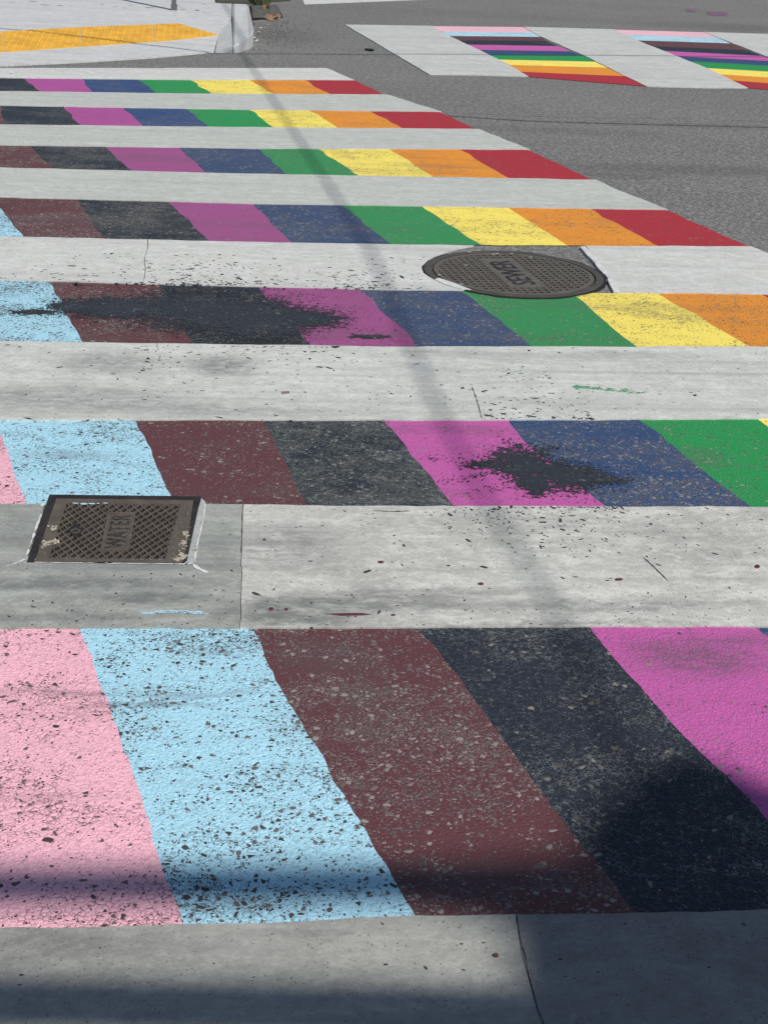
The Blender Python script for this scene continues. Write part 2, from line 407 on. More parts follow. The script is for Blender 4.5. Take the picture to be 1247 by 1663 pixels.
# ------------------------------------------------------------------ near crosswalk
# edges of the bars, far to near: photograph positions along each edge
EDGES = {
 'W0t': [(0, 112), (530, 112)],
 'C0t': [(0, 128), (300, 131), (575, 131)],
 'C0b': [(0, 149.5), (300, 153.5), (632, 155)],
 'C1t': [(0, 173), (360, 179), (715, 183)],
 'C1b': [(0, 204), (360, 208), (775, 211)],
 'C2t': [(0, 237.5), (420, 243), (858, 244.5)],
 'C2b': [(0, 274), (350, 283), (963, 294)],
 'C3t': [(0, 322), (410, 333), (1083, 342.5)],
 'C3b': [(0, 386.5), (480, 397), (1217, 402.5)],
 'C4t': [(0, 457), (250, 464), (585, 472), (940, 477), (1247, 480)],
 'C4b': [(0, 557), (330, 562), (640, 566), (1247, 566)],
 'C5t': [(0, 685.5), (640, 685.5), (1040, 684), (1247, 683)],
 'C5b': [(0, 822.5), (400, 824), (740, 826), (1247, 827.5)],
 'C6t': [(0, 1024), (400, 1023.5), (960, 1022), (1247, 1021)],
 'C6b': [(0, 1514), (300, 1508), (675, 1495), (1030, 1488), (1247, 1483)],
}
def gpoly(px): return [G(x, y) for x, y in px]
EG = {}
for k, v in EDGES.items():
    g = gpoly(v)
    d0 = (g[1] - g[0]).normalized(); d1 = (g[-1] - g[-2]).normalized()
    EG[k] = [g[0] - d0 * 3.0] + g + [g[-1] + d1 * 6.0]
# the strip of road beside the camera foot, outside the picture
sh = Vector((-sin(radians(6.6)), cos(radians(6.6)), 0))
EG['C7t'] = [p - sh * 0.72 for p in EG['C6b']]
EG['C7b'] = [p - sh * 1.42 for p in EG['C6b']]
def isect(poly, u):
    """where an edge polyline meets the lengthwise line at offset u"""
    for a, b in zip(poly[:-1], poly[1:]):
        ua, ub = a.dot(N), b.dot(N)
        if (ua - u) * (ub - u) <= 0: return a.lerp(b, (u - ua) / (ub - ua))
    a, b = (poly[0], poly[1]) if u < poly[0].dot(N) else (poly[-2], poly[-1])
    return a.lerp(b, (u - a.dot(N)) / (b.dot(N) - a.dot(N)))
def between(poly, u0, u1):
    pts = [p for p in poly if min(u0, u1) + 1e-4 < p.dot(N) < max(u0, u1) - 1e-4]
    pts.sort(key=lambda p: p.dot(N), reverse=u1 < u0)
    return pts
US = [0.02, .39, .76, 1.12, 1.52, 1.91, 2.34, 2.74, 3.18, 3.63, 4.09]
def on(edge, x):
    e = EDGES[edge]
    for (x0, y0), (x1, y1) in zip(e[:-1], e[1:]):
        if x <= x1 or (x1, y1) == e[-1]:
            return G(x, y0 + (y1 - y0) * (x - x0) / (x1 - x0))
# measured stripe boundaries: bar -> boundary index -> (x on far edge, [points between], x on near edge)
MEAS = {
 0: {4: (40, [], 63), 5: (133, [], 152), 6: (226, [], 255), 7: (310, [], 345), 8: (405, [], 445), 9: (495, [], 535), 10: (575, [], 626)},
 1: {3: (0, [], 9), 4: (103, [], 132), 5: (200, [], 236), 6: (303, [], 338), 7: (405, [], 447), 8: (503, [], 550), 9: (603, [], 655), 10: (715, [], 775)},
 2: {3: (48, [], 87), 4: (172, [], 215), 5: (292, [], 335), 6: (418, [], 467), 7: (518, [], 585), 8: (634, [], 706), 9: (748, [], 828), 10: (858, [], 963)},
 3: {2: (-12, [], 38), 3: (126, [], 169), 4: (275, [], 339), 5: (412, [(438, 360)], 477), 6: (554, [], 637), 7: (686, [], 779), 8: (826, [], 922), 9: (958, [], 1070), 10: (1080, [], 1217)},
 4: {2: (82, [], 136), 3: (257, [], 313), 4: (418, [], 508), 5: (585, [], 683), 6: (750, [], 867), 7: (927, [], 1033), 8: (1070, [], 1218), 9: (1236, [], 1395)},
 5: {1: (-6, [], 45), 2: (221, [(243, 725), (262, 775)], 285), 3: (429, [], 498), 4: (626, [], 740), 5: (828, [(852, 716), (905, 762)], 986), 6: (1038, [], 1220), 7: (1228, [], 1420)},
 6: {1: (130, [(216, 1263)], 300), 2: (411, [(452, 1108), (488, 1169), (539, 1267), (580, 1334)], 675), 3: (675, [(739, 1098), (780, 1153), (841, 1240), (885, 1299), (963, 1392)], 1035),
     4: (957, [(1079, 1166), (1153, 1240), (1202, 1291)], 1392), 5: (1225, [], 1745)},
}
walk = empty('crosswalk', G(400, 560))
tag(walk, 'wide crosswalk of rainbow striped bars between white bars, filling the foreground', 'crosswalk')
ZP = .004
def build_colour_bar(k, level):
    top, bot = EG['C%dt' % k], EG['C%db' % k]
    B = []
    for i, u in enumerate(US):
        mm = MEAS.get(k, {}).get(i)
        if mm:
            B.append([on('C%dt' % k, mm[0])] + [G(*q) for q in mm[1]] + [on('C%db' % k, mm[2])])
        else:
            B.append([isect(top, u), isect(bot, u)])
    for i, cname in enumerate(ORDER):
        a, b = B[i], B[i + 1]
        te = [a[0]] + between(top, a[0].dot(N), b[0].dot(N)) + [b[0]]
        be = [b[-1]] + between(bot, b[-1].dot(N), a[-1].dot(N)) + [a[-1]]
        loop = resample(te, .022, .8)[:-1] + resample(b, .016, 1.25)[:-1] + resample(be, .022, .8)[:-1] + resample(a[::-1], .016, 1.25)[:-1]
        up(link(cname + '_stripe', sheet_bm(loop, ZP), paint(cname, level), walk))
for k in range(8):
    build_colour_bar(k, [4, 4, 2, 2, 1, 5, 0, 0][k])

TH = .008
CONC = {
 'far0': concrete_mat('white_bar_far', (0.714, 0.716, 0.659), streak=.22, streakcol=(.40, .41, .40), blotch=.10, seed=1, speck=.1, bright=.5),
 'far':  concrete_mat('white_bar_middle', (0.603, 0.622, 0.573), streak=.30, streakcol=(.38, .395, .385), blotch=.12, seed=2, speck=.12, bright=.35),
 'w4':   concrete_mat('white_bar_bright', (0.703, 0.706, 0.654), streak=.22, streakcol=(.42, .42, .40), blotch=.12, seed=3, speck=.25, bright=.45,
                      stains=[(720, 408, 60, 5, .5), (640, 405, 60, 6, .4)]),
 'w5':   concrete_mat('white_bar_dirty', (0.693, 0.706, 0.640), streak=.30, streakcol=(.27, .275, .27), blotch=.20, seed=4.4, speck=.6, bright=.45,
                      stains=[(360, 597, 80, 24, .95), (180, 592, 120, 26, .7), (90, 650, 300, 30, .75), (300, 668, 260, 12, .5), (900, 655, 260, 10, .3), (740, 578, 160, 9, .5), (1000, 580, 170, 9, .45), (690, 600, 60, 10, .35), (420, 672, 300, 14, .35)]),
 'w6':   concrete_mat('concrete_bar_pale', (0.663, 0.662, 0.602), streak=.34, streakcol=(.20, .205, .195), blotch=.30, seed=5.7, speck=.9, bright=.5,
                      stains=[(460, 890, 140, 60, .55), (580, 985, 280, 26, .9), (980, 988, 330, 14, .6), (480, 1010, 140, 18, .95), (430, 1000, 60, 30, .8), (1180, 900, 90, 40, .3), (760, 850, 260, 14, .35), (1080, 870, 120, 30, .25), (700, 965, 240, 10, .5), (900, 1016, 400, 6, .5)]),
 'w6l':  concrete_mat('concrete_bar_grey', (0.447, 0.463, 0.420), streak=.42, streakcol=(.17, .18, .18), blotch=.30, seed=6.2, speck=.7, bright=.4,
                      stains=[(120, 952, 260, 16, .8), (240, 975, 160, 12, .8), (100, 1008, 200, 12, .5), (360, 890, 26, 60, .3), (370, 1000, 50, 26, .6), (40, 860, 60, 40, .4), (150, 1005, 200, 10, .3)]),
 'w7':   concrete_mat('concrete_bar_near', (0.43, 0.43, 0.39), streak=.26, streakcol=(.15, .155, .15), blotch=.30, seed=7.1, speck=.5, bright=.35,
                      stains=[(100, 1540, 330, 40, .5), (330, 1560, 200, 30, .3), (520, 1520, 170, 12, .35)]),  # dark patches on the left paint in a faint shade gradient
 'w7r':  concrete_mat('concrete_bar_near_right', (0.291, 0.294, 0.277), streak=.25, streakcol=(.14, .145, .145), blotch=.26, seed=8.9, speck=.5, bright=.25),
 'second': concrete_mat('white_bar_second', (0.663, 0.677, 0.635), streak=.30, streakcol=(.38, .37, .35), blotch=.22, seed=9.5, speck=.15, bright=.35),
}

def white_panel(top, bot, left, right, mat, name='white_panel', parent=None, notch=None, amp=.8):
    """left/right: lists of ground points from the far edge to the near edge"""
    te = [left[0]] + between(top, left[0].dot(N), right[0].dot(N)) + [right[0]]
    if notch: te = [left[0]] + notch + [right[0]]
    be = [right[-1]] + between(bot, right[-1].dot(N), left[-1].dot(N)) + [left[-1]]
    loop = resample(te, .022, amp)[:-1] + resample(right, .02, amp)[:-1] + resample(be, .022, amp)[:-1] + resample(left[::-1], .02, amp)[:-1]
    return link(name, sheet_bm(loop, TH, TH - .0005), mat, parent or walk)
def Lu(e0, e1, u): return [isect(EG[e0], u), isect(EG[e1], u)]
UL, UR = US[0], US[-1]
g_ = lambda x: x
white_panel(EG['W0t'], EG['C0t'], Lu('W0t', 'C0t', UL), [G(530, 112), G(575, 131)], CONC['far0'])
white_panel(EG['C0b'], EG['C1t'], Lu('C0b', 'C1t', UL), [on('C0b', 628), on('C1t', 717)], CONC['far'])
white_panel(EG['C1b'], EG['C2t'], Lu('C1b', 'C2t', UL), [on('C1b', 777), on('C2t', 860)], CONC['far'])
white_panel(EG['C2b'], EG['C3t'], Lu('C2b', 'C3t', UL), [on('C2b', 965), on('C3t', 1082)], CONC['far'])
# bar cut by the round cover: two panels left, one right
MC = Vector((.503, 5.999, 0)); MR = .392
j4 = [on('C3b', 240), G(236, 425), on('C4t', 232)]
gap = Vector((.0016, 0, 0))
white_panel(EG['C3b'], EG['C4t'], Lu('C3b', 'C4t', UL), [p - gap for p in j4], CONC['w4'])
arc = [G(768, 401.2), G(745, 405), G(715, 414), G(695, 425), G(684, 436), G(688, 446), G(704, 457), G(730, 467), G(754, 474.4)]
white_panel(EG['C3b'], EG['C4t'], [p + gap for p in j4], arc, CONC['w4'])
rl = [G(952, 401.8), G(966, 424), G(975, 441), G(990, 461), G(1000, 477.6)]
white_panel(EG['C3b'], EG['C4t'], rl, [on('C3b', 1217), isect(EG['C4t'], 4.09)], CONC['w4'])
white_panel(EG['C4b'], EG['C5t'], Lu('C4b', 'C5t', UL), Lu('C4b', 'C5t', UR), CONC['w5'])
j6 = [on('C5b', 397), G(394, 860), G(392, 930), on('C6t', 389)]
white_panel(EG['C5b'], EG['C6t'], Lu('C5b', 'C6t', UL), [p - gap * .5 for p in j6], CONC['w6l'],
            notch=[G(74, 822.8), G(45, 911), G(298, 914), G(304, 909), G(322, 823.7)])
white_panel(EG['C5b'], EG['C6t'], [p + gap * .5 for p in j6], Lu('C5b', 'C6t', UR), CONC['w6'])
j7 = [on('C6b', 837), G(845, 1540), G(855, 1575), G(864, 1610), G(878, 1663), isect(EG['C7t'], isect(EG['C7t'], 1.0).dot(N) * 0 + G(880, 1663).dot(N) + .02)]
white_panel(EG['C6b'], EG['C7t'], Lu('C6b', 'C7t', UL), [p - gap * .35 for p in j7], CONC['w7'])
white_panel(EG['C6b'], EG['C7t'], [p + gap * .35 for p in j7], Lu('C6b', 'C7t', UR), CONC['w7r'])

# broken white mortar strip beside the round cover
MORT = plain_mat('broken_white_mortar', (.76, .77, .74), .8, .35, 40)
for q in ([(941, 405), (950, 404), (968, 425), (962, 429)], [(963, 429), (969, 425), (973, 432), (982, 444), (977, 448), (970, 441)],
          [(984, 457), (990, 456), (997, 462), (1005, 476), (994, 477), (990, 468)]):
    link('mortar_strip', sheet_bm(resample([G(x, y) for x, y in q], .02, .8, True), .013, .0125), MORT, walk)
for q in ([(706, 458), (712, 456), (742, 466), (765, 475), (750, 474), (722, 466)],):
    link('mortar_strip', sheet_bm(resample([G(x, y) for x, y in q], .02, .8, True), .012, .0038), MORT, walk)

WLINE = plain_mat('fresh_white_line', (.80, .81, .78), .7, .2, 6)

# ------------------------------------------------------------------ second crosswalk, beyond
walk2 = empty('crosswalk', G(950, 95))
tag(walk2, 'distant crosswalk with rainbow bars at the top right corner of the view', 'crosswalk')
def px_panel(q, mat, name, parent, z=ZP, thick=0, amp=.5, step=.03):
    return up(link(name, sheet_bm(resample([G(x, y) for x, y in q], step, amp, True), z, thick), mat, parent))
px_panel([(560, 41), (700, 43), (729, 59), (758, 73), (811, 98), (858, 125.5), (780, 123), (697, 122), (626, 80)], CONC['second'], 'white_panel', walk2, TH, TH - .0005)
px_panel([(849, 44.5), (995, 48.5), (1033, 66), (1075, 83), (1150, 113), (1213, 144), (1130, 143.5), (1050, 141.5), (1013, 124), (945, 90), (876, 60)], CONC['second'], 'white_panel', walk2, TH, TH - .0005)
px_panel([(1142, 53), (1300, 58), (1345, 78), (1405, 105), (1500, 145), (1560, 170), (1480, 166), (1404, 159), (1345, 133), (1262, 100), (1186, 70)], CONC['second'], 'white_panel', walk2, TH, TH - .0005)
A1 = [(700, 43), (718, 52), (729, 59), (742, 66), (758, 73), (775, 81.5), (794, 90), (810, 97.5), (827, 106), (843, 117), (859, 125.5)]
B1 = [(848, 44.5), (864, 53), (876, 60.5), (887, 67), (905, 75.5), (925, 84), (945, 91), (966, 101), (985, 110.5), (1014, 124.5), (1050, 141)]
A2 = [(994, 48.5), (1014, 57), (1033, 66), (1056, 75.5), (1075, 83), (1096, 91.5), (1117, 100), (1143, 111), (1164, 121), (1186, 131), (1212, 143.5)]
B2 = [(1142, 53), (1165, 62), (1186, 71), (1212, 82), (1236, 91.5), (1262, 100.5), (1288, 110), (1316, 121), (1345, 133), (1375, 146), (1405, 160)]
for A_, B_ in ((A1, B1), (A2, B2)):
    for i, cname in enumerate(ORDER):
        px_panel([A_[i], B_[i], B_[i + 1], A_[i + 1]], paint(cname, 3), cname + '_stripe', walk2)
# white line at the far edge of the road
sl = px_panel([(478, -22), (495, 7.5), (560, 5), (645, 1.5), (760, -3), (900, -12), (880, -30)], CONC['far0'], 'stop_line', None, TH, TH - .001)
tag(sl, 'white painted line cut off by the top edge, right of the storm drain', 'road marking')

# ------------------------------------------------------------------ kerb ramp, kerb and pavement
RP = None
def plane3(a, b, c):
    # z = A + Bx + Cy through three points
    Mx = Matrix(((1, a.x, a.y), (1, b.x, b.y), (1, c.x, c.y)))
    s = Mx.inverted() @ Vector((a.z, b.z, c.z))
    return tuple(s)
RP = plane3(G(0, 52, .10), G(0, 85, .035), G(300, 40, .10))
CONS = concrete_mat('pavement_concrete', (.68, .69, .68), streak=.35, streakcol=(.38, .38, .37), blotch=.14, seed=12, speck=.1, bright=.3)
CONK = concrete_mat('kerb_concrete', (.66, .68, .67), streak=.12, streakcol=(.36, .35, .32), blotch=.10, seed=14, speck=.1, bright=.3)
def strip(bm, a, b):
    va = [bm.verts.new(p) for p in a]; vb = [bm.verts.new(p) for p in b]
    for i in range(len(a) - 1): bm.faces.new((va[i], vb[i], vb[i + 1], va[i + 1]))
def skirt(bm, pts, zlo=-.01):
    a = [bm.verts.new(p) for p in pts]; b = [bm.verts.new((p.x, p.y, zlo)) for p in pts]
    for i in range(len(pts) - 1): bm.faces.new((a[i], a[i + 1], b[i + 1], b[i]))
xs = [-420, -200, 0, 130, 290, 353]
upper = [GP(-420, 86, RP), GP(-200, 67, RP), GP(0, 52, RP), GP(130, 44.5, RP), GP(290, 38.5, RP), GP(355, 56, RP)]
lower = [GP(-420, 121, RP), GP(-200, 101, RP), GP(0, 85.5, RP), GP(130, 76.5, RP), GP(270, 67, RP), GP(355, 58.5, RP)]
lip = [G(-420, 150, .012), G(-200, 124, .012), G(0, 106, .012), G(130, 100, .012), G(250, 92.5, .012), G(348, 83.5, .012)]
back = [G(-420, 34, .14), G(-200, 26, .14), G(0, 20, .14), G(130, 16, .14), G(290, 18, .14), G(376, 30, .14)]
pave = None
bm = bmesh.new(); strip(bm, upper, lower); strip(bm, lower, lip)
skirt(bm, lip); 
ramp = up(link('kerb_ramp', bm, CONS)); tag(ramp, kind='structure')
bm = bmesh.new(); strip(bm, back, upper)
far = [b + Vector((-2.5, 14, 0)) for b in back[:-1]] + [G(350, 4, .14)]
far[-2] = G(346, -60, .14)
strip(bm, far[:5], back[:5])
f = [far[4], G(349, 4.5, .14), G(376, 6, .14), back[5], back[4]]
bm.faces.new([bm.verts.new(p) for p in f])
skirt(bm, [far[4], G(349, 4.5, .14), G(376, 6, .14)])
sw = up(link('sidewalk', bm, CONS)); tag(sw, kind='structure')
# kerb at the corner: two stones with a joint
def block(name, pts, mat, parent=None, drop=-.01, bev=.012):
    bm = bmesh.new()
    hi = [bm.verts.new(p) for p in pts]; lo = [bm.verts.new((p.x, p.y, drop)) for p in pts]
    n = len(pts); bm.faces.new(hi)
    for i in range(n): bm.faces.new((hi[i], hi[(i + 1) % n], lo[(i + 1) % n], lo[i]))
    e = [e for e in bm.edges if all(v in hi for v in e.verts)]
    if bev: bmesh.ops.bevel(bm, geom=e, offset=bev, segments=3, affect='EDGES')
    return link(name, bm, mat, parent)
kerb = block('kerb', [G(378.5, 6, .145), G(403, 7, .145), G(408, 28, .145), G(412, 45, .138), G(411.5, 54, .12), G(404, 62, .10), G(391, 69, .085), G(378.5, 74, .072)], CONK, bev=.015)
tag(kerb, kind='structure')
bm = bmesh.new()
fl = [G(376, 30, .14), G(377.8, 74.2, .070), G(350, 83, .013), GP(355, 58, RP), GP(355, 56, RP)]
vs = [bm.verts.new(p) for p in fl]
for a, b, c in ((0, 1, 4), (1, 3, 4), (1, 2, 3)): bm.faces.new((vs[a], vs[b], vs[c]))
lo_ = [bm.verts.new((p.x, p.y, -.01)) for p in fl[1:3]]
bm.faces.new((vs[1], lo_[0], lo_[1], vs[2]))
flare = up(link('kerb_flare', bm, CONK)); tag(flare, kind='structure')

# tactile paving
TY = plain_mat('yellow_tactile', lin(236, 178, 66, 1.08)[:3], .7, .42, 7)
tac = empty('tactile_paving', GP(180, 62, RP))
tag(tac, 'yellow tactile paving with raised domes on the kerb ramp at top left', 'tactile paving')
def ytop(x): 
    P_ = [(-420, 86), (-200, 67), (0, 52), (130, 44.5), (290, 38.5), (355, 57)]
    for (a, b), (c, d) in zip(P_[:-1], P_[1:]):
        if x <= c: return b + (d - b) * (x - a) / (c - a)
def ybot(x):
    P_ = [(-420, 121), (-200, 101), (0, 85.5), (130, 76.5), (270, 67), (355, 57.8)]
    for (a, b), (c, d) in zip(P_[:-1], P_[1:]):
        if x <= c: return b + (d - b) * (x - a) / (c - a)
zoff = Vector((0, 0, .005))
cuts = [-400, -260, -125, 5, 130, 248, 354]
for i in range(len(cuts) - 1):
    a, b = cuts[i] + .5, cuts[i + 1] - .5
    xsx = [a] + [x for x in (-200, 0, 130, 270, 290) if a < x < b] + [b]
    lp = [GP(x, ytop(x) + .3, RP) + zoff for x in xsx] + [GP(x + (3 if 0 < x < 300 else 0), ybot(x) - .3, RP) + zoff for x in reversed(xsx)]
    bm = bmesh.new()
    vs = [bm.verts.new(p) for p in lp]; lo = [bm.verts.new(p - Vector((0, 0, .012))) for p in lp]
    n = len(vs); f = bm.faces.new(vs); 
    for j in range(n): bm.faces.new((vs[j], vs[(j + 1) % n], lo[(j + 1) % n], lo[j]))
    pn = link('tactile_panel', bm, TY, tac)
    # domes on it, rows along the kerb
    bm = bmesh.new()
    x0 = min(p.x for p in lp); x1 = max(p.x for p in lp); y0 = min(p.y for p in lp); y1 = max(p.y for p in lp)
    def inside(x, y):
        c = False
        for j in range(n):
            p, q = lp[j], lp[(j + 1) % n]
            if (p.y > y) != (q.y > y) and x < (q.x - p.x) * (y - p.y) / (q.y - p.y) + p.x: c = not c
        return c
    pit = .058; ca, sa = cos(radians(8)), sin(radians(8))
    for ii in range(-60, 120):
        for jj in range(-60, 60):
            x = lp[0].x + (ii * ca - jj * sa) * pit; y = lp[0].y + (ii * sa + jj * ca) * pit
            if not (x0 < x < x1 and y0 < y < y1): continue
            if all(inside(x + dx, y + dy) for dx, dy in ((.014, 0), (-.014, 0), (0, .014), (0, -.014))):
                z = RP[0] + RP[1] * x + RP[2] * y + .005
                tube(bm, Vector((x, y, z)), Vector((x, y, z + .006)), .013, 8, .008)
    if len(bm.faces):
        dm = link('dome', bm, TY, pn); dm['kind'] = 'stuff'
        dm.matrix_parent_inverse = pn.matrix_parent_inverse.inverted() if False else Matrix.Identity(4)
        # the panel itself carries its thing's offset, so undo it for the domes
        dm.matrix_parent_inverse = (Matrix.Translation(tac.location) @ pn.matrix_parent_inverse).inverted()
    else: bm.free()

# signpost on the sidewalk
STEEL = plain_mat('galvanised_steel', (.20, .21, .22), .5, .3, 25, .6)
pb = G(283, 16.5, .14)
post = empty('sign_post', pb)
tag(post, 'grey square metal post standing on the sidewalk behind the yellow tactile paving', 'post')
bm = bmesh.new(); box(bm, pb + Vector((0, 0, 1.25)), (.05, .05, 2.5), radians(8)); link('pole', bm, STEEL, post)
bm = bmesh.new(); box(bm, pb + Vector((0, 0, .03)), (.066, .066, .06), radians(8)); link('anchor_sleeve', bm, STEEL, post)
bm = bmesh.new(); box(bm, pb + Vector((0, -.03, 2.2)), (.45, .004, .6), radians(8)); link('sign_plate', bm, STEEL, post)

# ------------------------------------------------------------------ planting bed and storm drain at the top
BED = plain_mat('dark_soil', (.09, .095, .075), .9, .5, 20)
bed = up(px_panel([(352, 5), (403, 6.5), (470, 2), (470, -40), (340, -60), (347, -10)], BED, 'planting_bed', None, .02, .02, .8, .08)); tag(bed, kind='structure')
GR = iron_mat('grate_iron', (.09, .088, .085), (.16, .15, .13), .5)
drc = G(432, 22)
drain = empty('storm_drain', drc)
tag(drain, 'dark storm drain grate in a broken concrete surround beside the kerb corner', 'drain')
GRAYC = concrete_mat('drain_concrete', (.26, .25, .24), streak=.2, streakcol=(.14, .13, .12), blotch=.3, seed=20, speck=.3, bright=.25)
link('surround', sheet_bm(resample([G(x, y, .02) for x, y in [(411, 36), (440, 33), (466, 31), (470, 34.5), (440, 38), (413, 39.5)]], .05, .6, True), .035, .034), GRAYC, drain)
px = [(406, 9), (450, 8), (462, 33), (409, 36)]
ob = link('basin_floor', sheet_bm([G(x, y) for x, y in px], .003), plain_mat('basin_dark', (.035, .032, .03), .9, .4, 25), drain); up(ob)
for y in (12.5, 16, 19.8, 24, 28.5):
    bm = bmesh.new()
    a, b = G(407 + (y - 9) * .1, y, .04), G(448 + (y - 9) * .35, y - 1, .04)
    tube(bm, a, b, .028, 6)
    link('bar', bm, GR, drain)
# weeds beside the drain
WEED = plain_mat('weed_green', (.075, .085, .035), .8, .4, 30)
bm = bmesh.new()
for i in range(420):
    p = G(rng.uniform(410, 436), rng.uniform(-6, 10), .02)
    h = rng.uniform(.03, .12); a = rng.uniform(0, 2 * pi); l = Vector((cos(a), sin(a), 0))
    wv = Vector((-l.y, l.x, 0)) * .006
    v = [bm.verts.new(p - wv), bm.verts.new(p + wv), bm.verts.new(p + l * h * .5 + wv * .8 + Vector((0, 0, h * .7))), bm.verts.new(p + l * h + Vector((0, 0, h)))]
    bm.faces.new(v)
wd = link('weeds', bm, WEED); tag(wd, 'low green weeds growing behind the storm drain grate', 'weeds', kind='stuff')
LEAF = plain_mat('dry_leaf', (.30, .19, .11), .7, .5, 60)
for n_, (x, y, s, lb) in enumerate([(438, 26.5, .09, 'dry brown leaf leftmost of those on the storm drain'), (444, 28.5, .10, 'largest pale brown curled leaf on the front edge of the storm drain'), (450, 27, .07, 'small brown leaf rightmost of those on the storm drain'), (432, 11.5, .07, 'pale dry leaf at the back edge of the storm drain')]):
    bm = bmesh.new(); c = G(x, y, .075); r_ = rng.uniform(0, 6)
    ring = []
    for k in range(9):
        a = 2 * pi * k / 9; rr = s * .72 * (1 if k % 2 else .62)
        ring.append(bm.verts.new(c + Vector((cos(a + r_) * rr, sin(a + r_) * rr * .6, .03 * sin(a * 2)))))
    cv = bm.verts.new(c + Vector((0, 0, .02)))
    for k in range(9): bm.faces.new((ring[k], ring[(k + 1) % 9], cv))
    tag(link('dry_leaf', bm, LEAF), lb, 'leaf', 'dry leaves on the storm drain')

# ------------------------------------------------------------------ irregular lump / fleck tools
def fleck(bm, p, r, asp=1.6, rot=0.0, z=0.0, n=None, rg=rng):
    n = n or rg.randint(4, 7)
    vs = []
    for k in range(n):
        a = 2 * pi * (k + rg.uniform(-.25, .25)) / n
        q = r * rg.uniform(.6, 1.15)
        x, y = cos(a) * q * asp, sin(a) * q
        vs.append(bm.verts.new((p.x + x * cos(rot) - y * sin(rot), p.y + x * sin(rot) + y * cos(rot), z)))
    bm.faces.new(vs)
def lump(bm, c, r, flat=.6, rg=rng):
    M = Matrix.Translation(c) @ Matrix.Rotation(rg.uniform(0, 6), 4, 'Z') @ Matrix.Diagonal((r, r * rg.uniform(.6, 1), r * flat, 1))
    res = bmesh.ops.create_icosphere(bm, subdivisions=1, radius=1, matrix=M)
    for v in res['verts']: v.co += Vector((rg.uniform(-1, 1), rg.uniform(-1, 1), rg.uniform(-1, 1))) * r * .22

# ------------------------------------------------------------------ round sewer cover
IRON = iron_mat('cover_iron', (.155, .138, .118), (.24, .215, .18), .5)
IROND = iron_mat('cover_pit_iron', (.028, .026, .024), (.06, .055, .048), .5)
IRONF = iron_mat('cover_frame_iron', (.10, .090, .078), (.17, .15, .125), .5)
sewer = empty('manhole_cover', MC)
tag(sewer, 'round dark iron sewer manhole cover with a waffle tread set into the white bar', 'manhole cover')
def ring(bm, c, r0, r1, z0, z1, n=96, wob=0):
    A = []
    for i in range(n):
        a = 2 * pi * i / n; d = Vector((cos(a), sin(a), 0))
        q = r1 + (noise.noise(Vector((cos(a) * 3, sin(a) * 3, 5))) * wob + noise.noise(Vector((cos(a) * 14, sin(a) * 14, 5))) * wob * .5 if wob else 0)
        A.append([bm.verts.new(c + d * rr + Vector((0, 0, zz))) for rr, zz in ((r0, z0), (r0, z1), (q, z1), (q, z0))])
    for i in range(n):
        p, q = A[i], A[(i + 1) % n]
        for k in range(3): bm.faces.new((p[k], q[k], q[k + 1], p[k + 1]))
def disc(bm, c, r, z, n=96):
    bm.faces.new([bm.verts.new((c.x + cos(2 * pi * i / n) * r, c.y + sin(2 * pi * i / n) * r, z)) for i in range(n)])
bm = bmesh.new(); ring(bm, MC, .353, .385, .001, .0098); link('frame', bm, IRONF, sewer)
bm = bmesh.new(); ring(bm, MC, .370, .396, .0005, .0078, wob=.012)
link('gap_seal', bm, plain_mat('black_gap', (.022, .022, .024), .9, .3, 30), sewer)
bm = bmesh.new(); disc(bm, MC, .349, .0048); up(link('lid', bm, IROND, sewer))
bm = bmesh.new(); ring(bm, MC, .326, .345, .0045, .0096); link('lid_rim', bm, IRON, sewer)
bd = (G(886, 468) - G(832, 423.5)).normalized(); bn = Vector((-bd.y, bd.x, 0))       # along / across the name band
bl, br = G(801, 446.5), G(859, 446)
o0, o1 = sorted(((bl - MC).dot(bn), (br - MC).dot(bn)))
l0, l1 = sorted(((G(815, 423) - MC).dot(bd), (G(868, 470) - MC).dot(bd)))
bm = bmesh.new()
RR = .330
def seg_clip(off):
    return math.sqrt(max(0, RR * RR - off * off))
k = -14
def rib(bm, s0, s1, off, wd, z, along):
    if s1 - s0 < .01: return
    a = bd if along else bn; b = bn if along else bd
    c = MC + a * ((s0 + s1) / 2) + b * off
    box(bm, c + Vector((0, 0, (.0048 + z) / 2)), (s1 - s0, wd, z - .0048), atan2(a.y, a.x))
for k in range(-13, 14):
    off = k * .0310
    L_ = seg_clip(off)
    if L_ < .03: continue
    if o0 - .004 < off < o1 + .004:
        rib(bm, -L_, l0, off, .0092, .0094, True); rib(bm, l1, L_, off, .0092, .0094, True)
    else: rib(bm, -L_, L_, off, .0092, .0094, True)
for k in range(-16, 17):
    s = k * .036 + .004
    L_ = seg_clip(s)
    if L_ < .03: continue
    if l0 < s < l1:
        rib(bm, -L_, o0, s, .011, .0090, False); rib(bm, o1, L_, s, .011, .0090, False)
    else: rib(bm, -L_, L_, s, .011, .0090, False)
wf = link('waffle_tread', bm, IRON, sewer)
bm = bmesh.new()
cc = MC + bd * (l0 + l1) / 2 + bn * (o0 + o1) / 2
box(bm, cc + Vector((0, 0, .0070)), (l1 - l0, o1 - o0 , .0042), atan2(bd.y, bd.x))
link('name_band', bm, IRON, sewer)
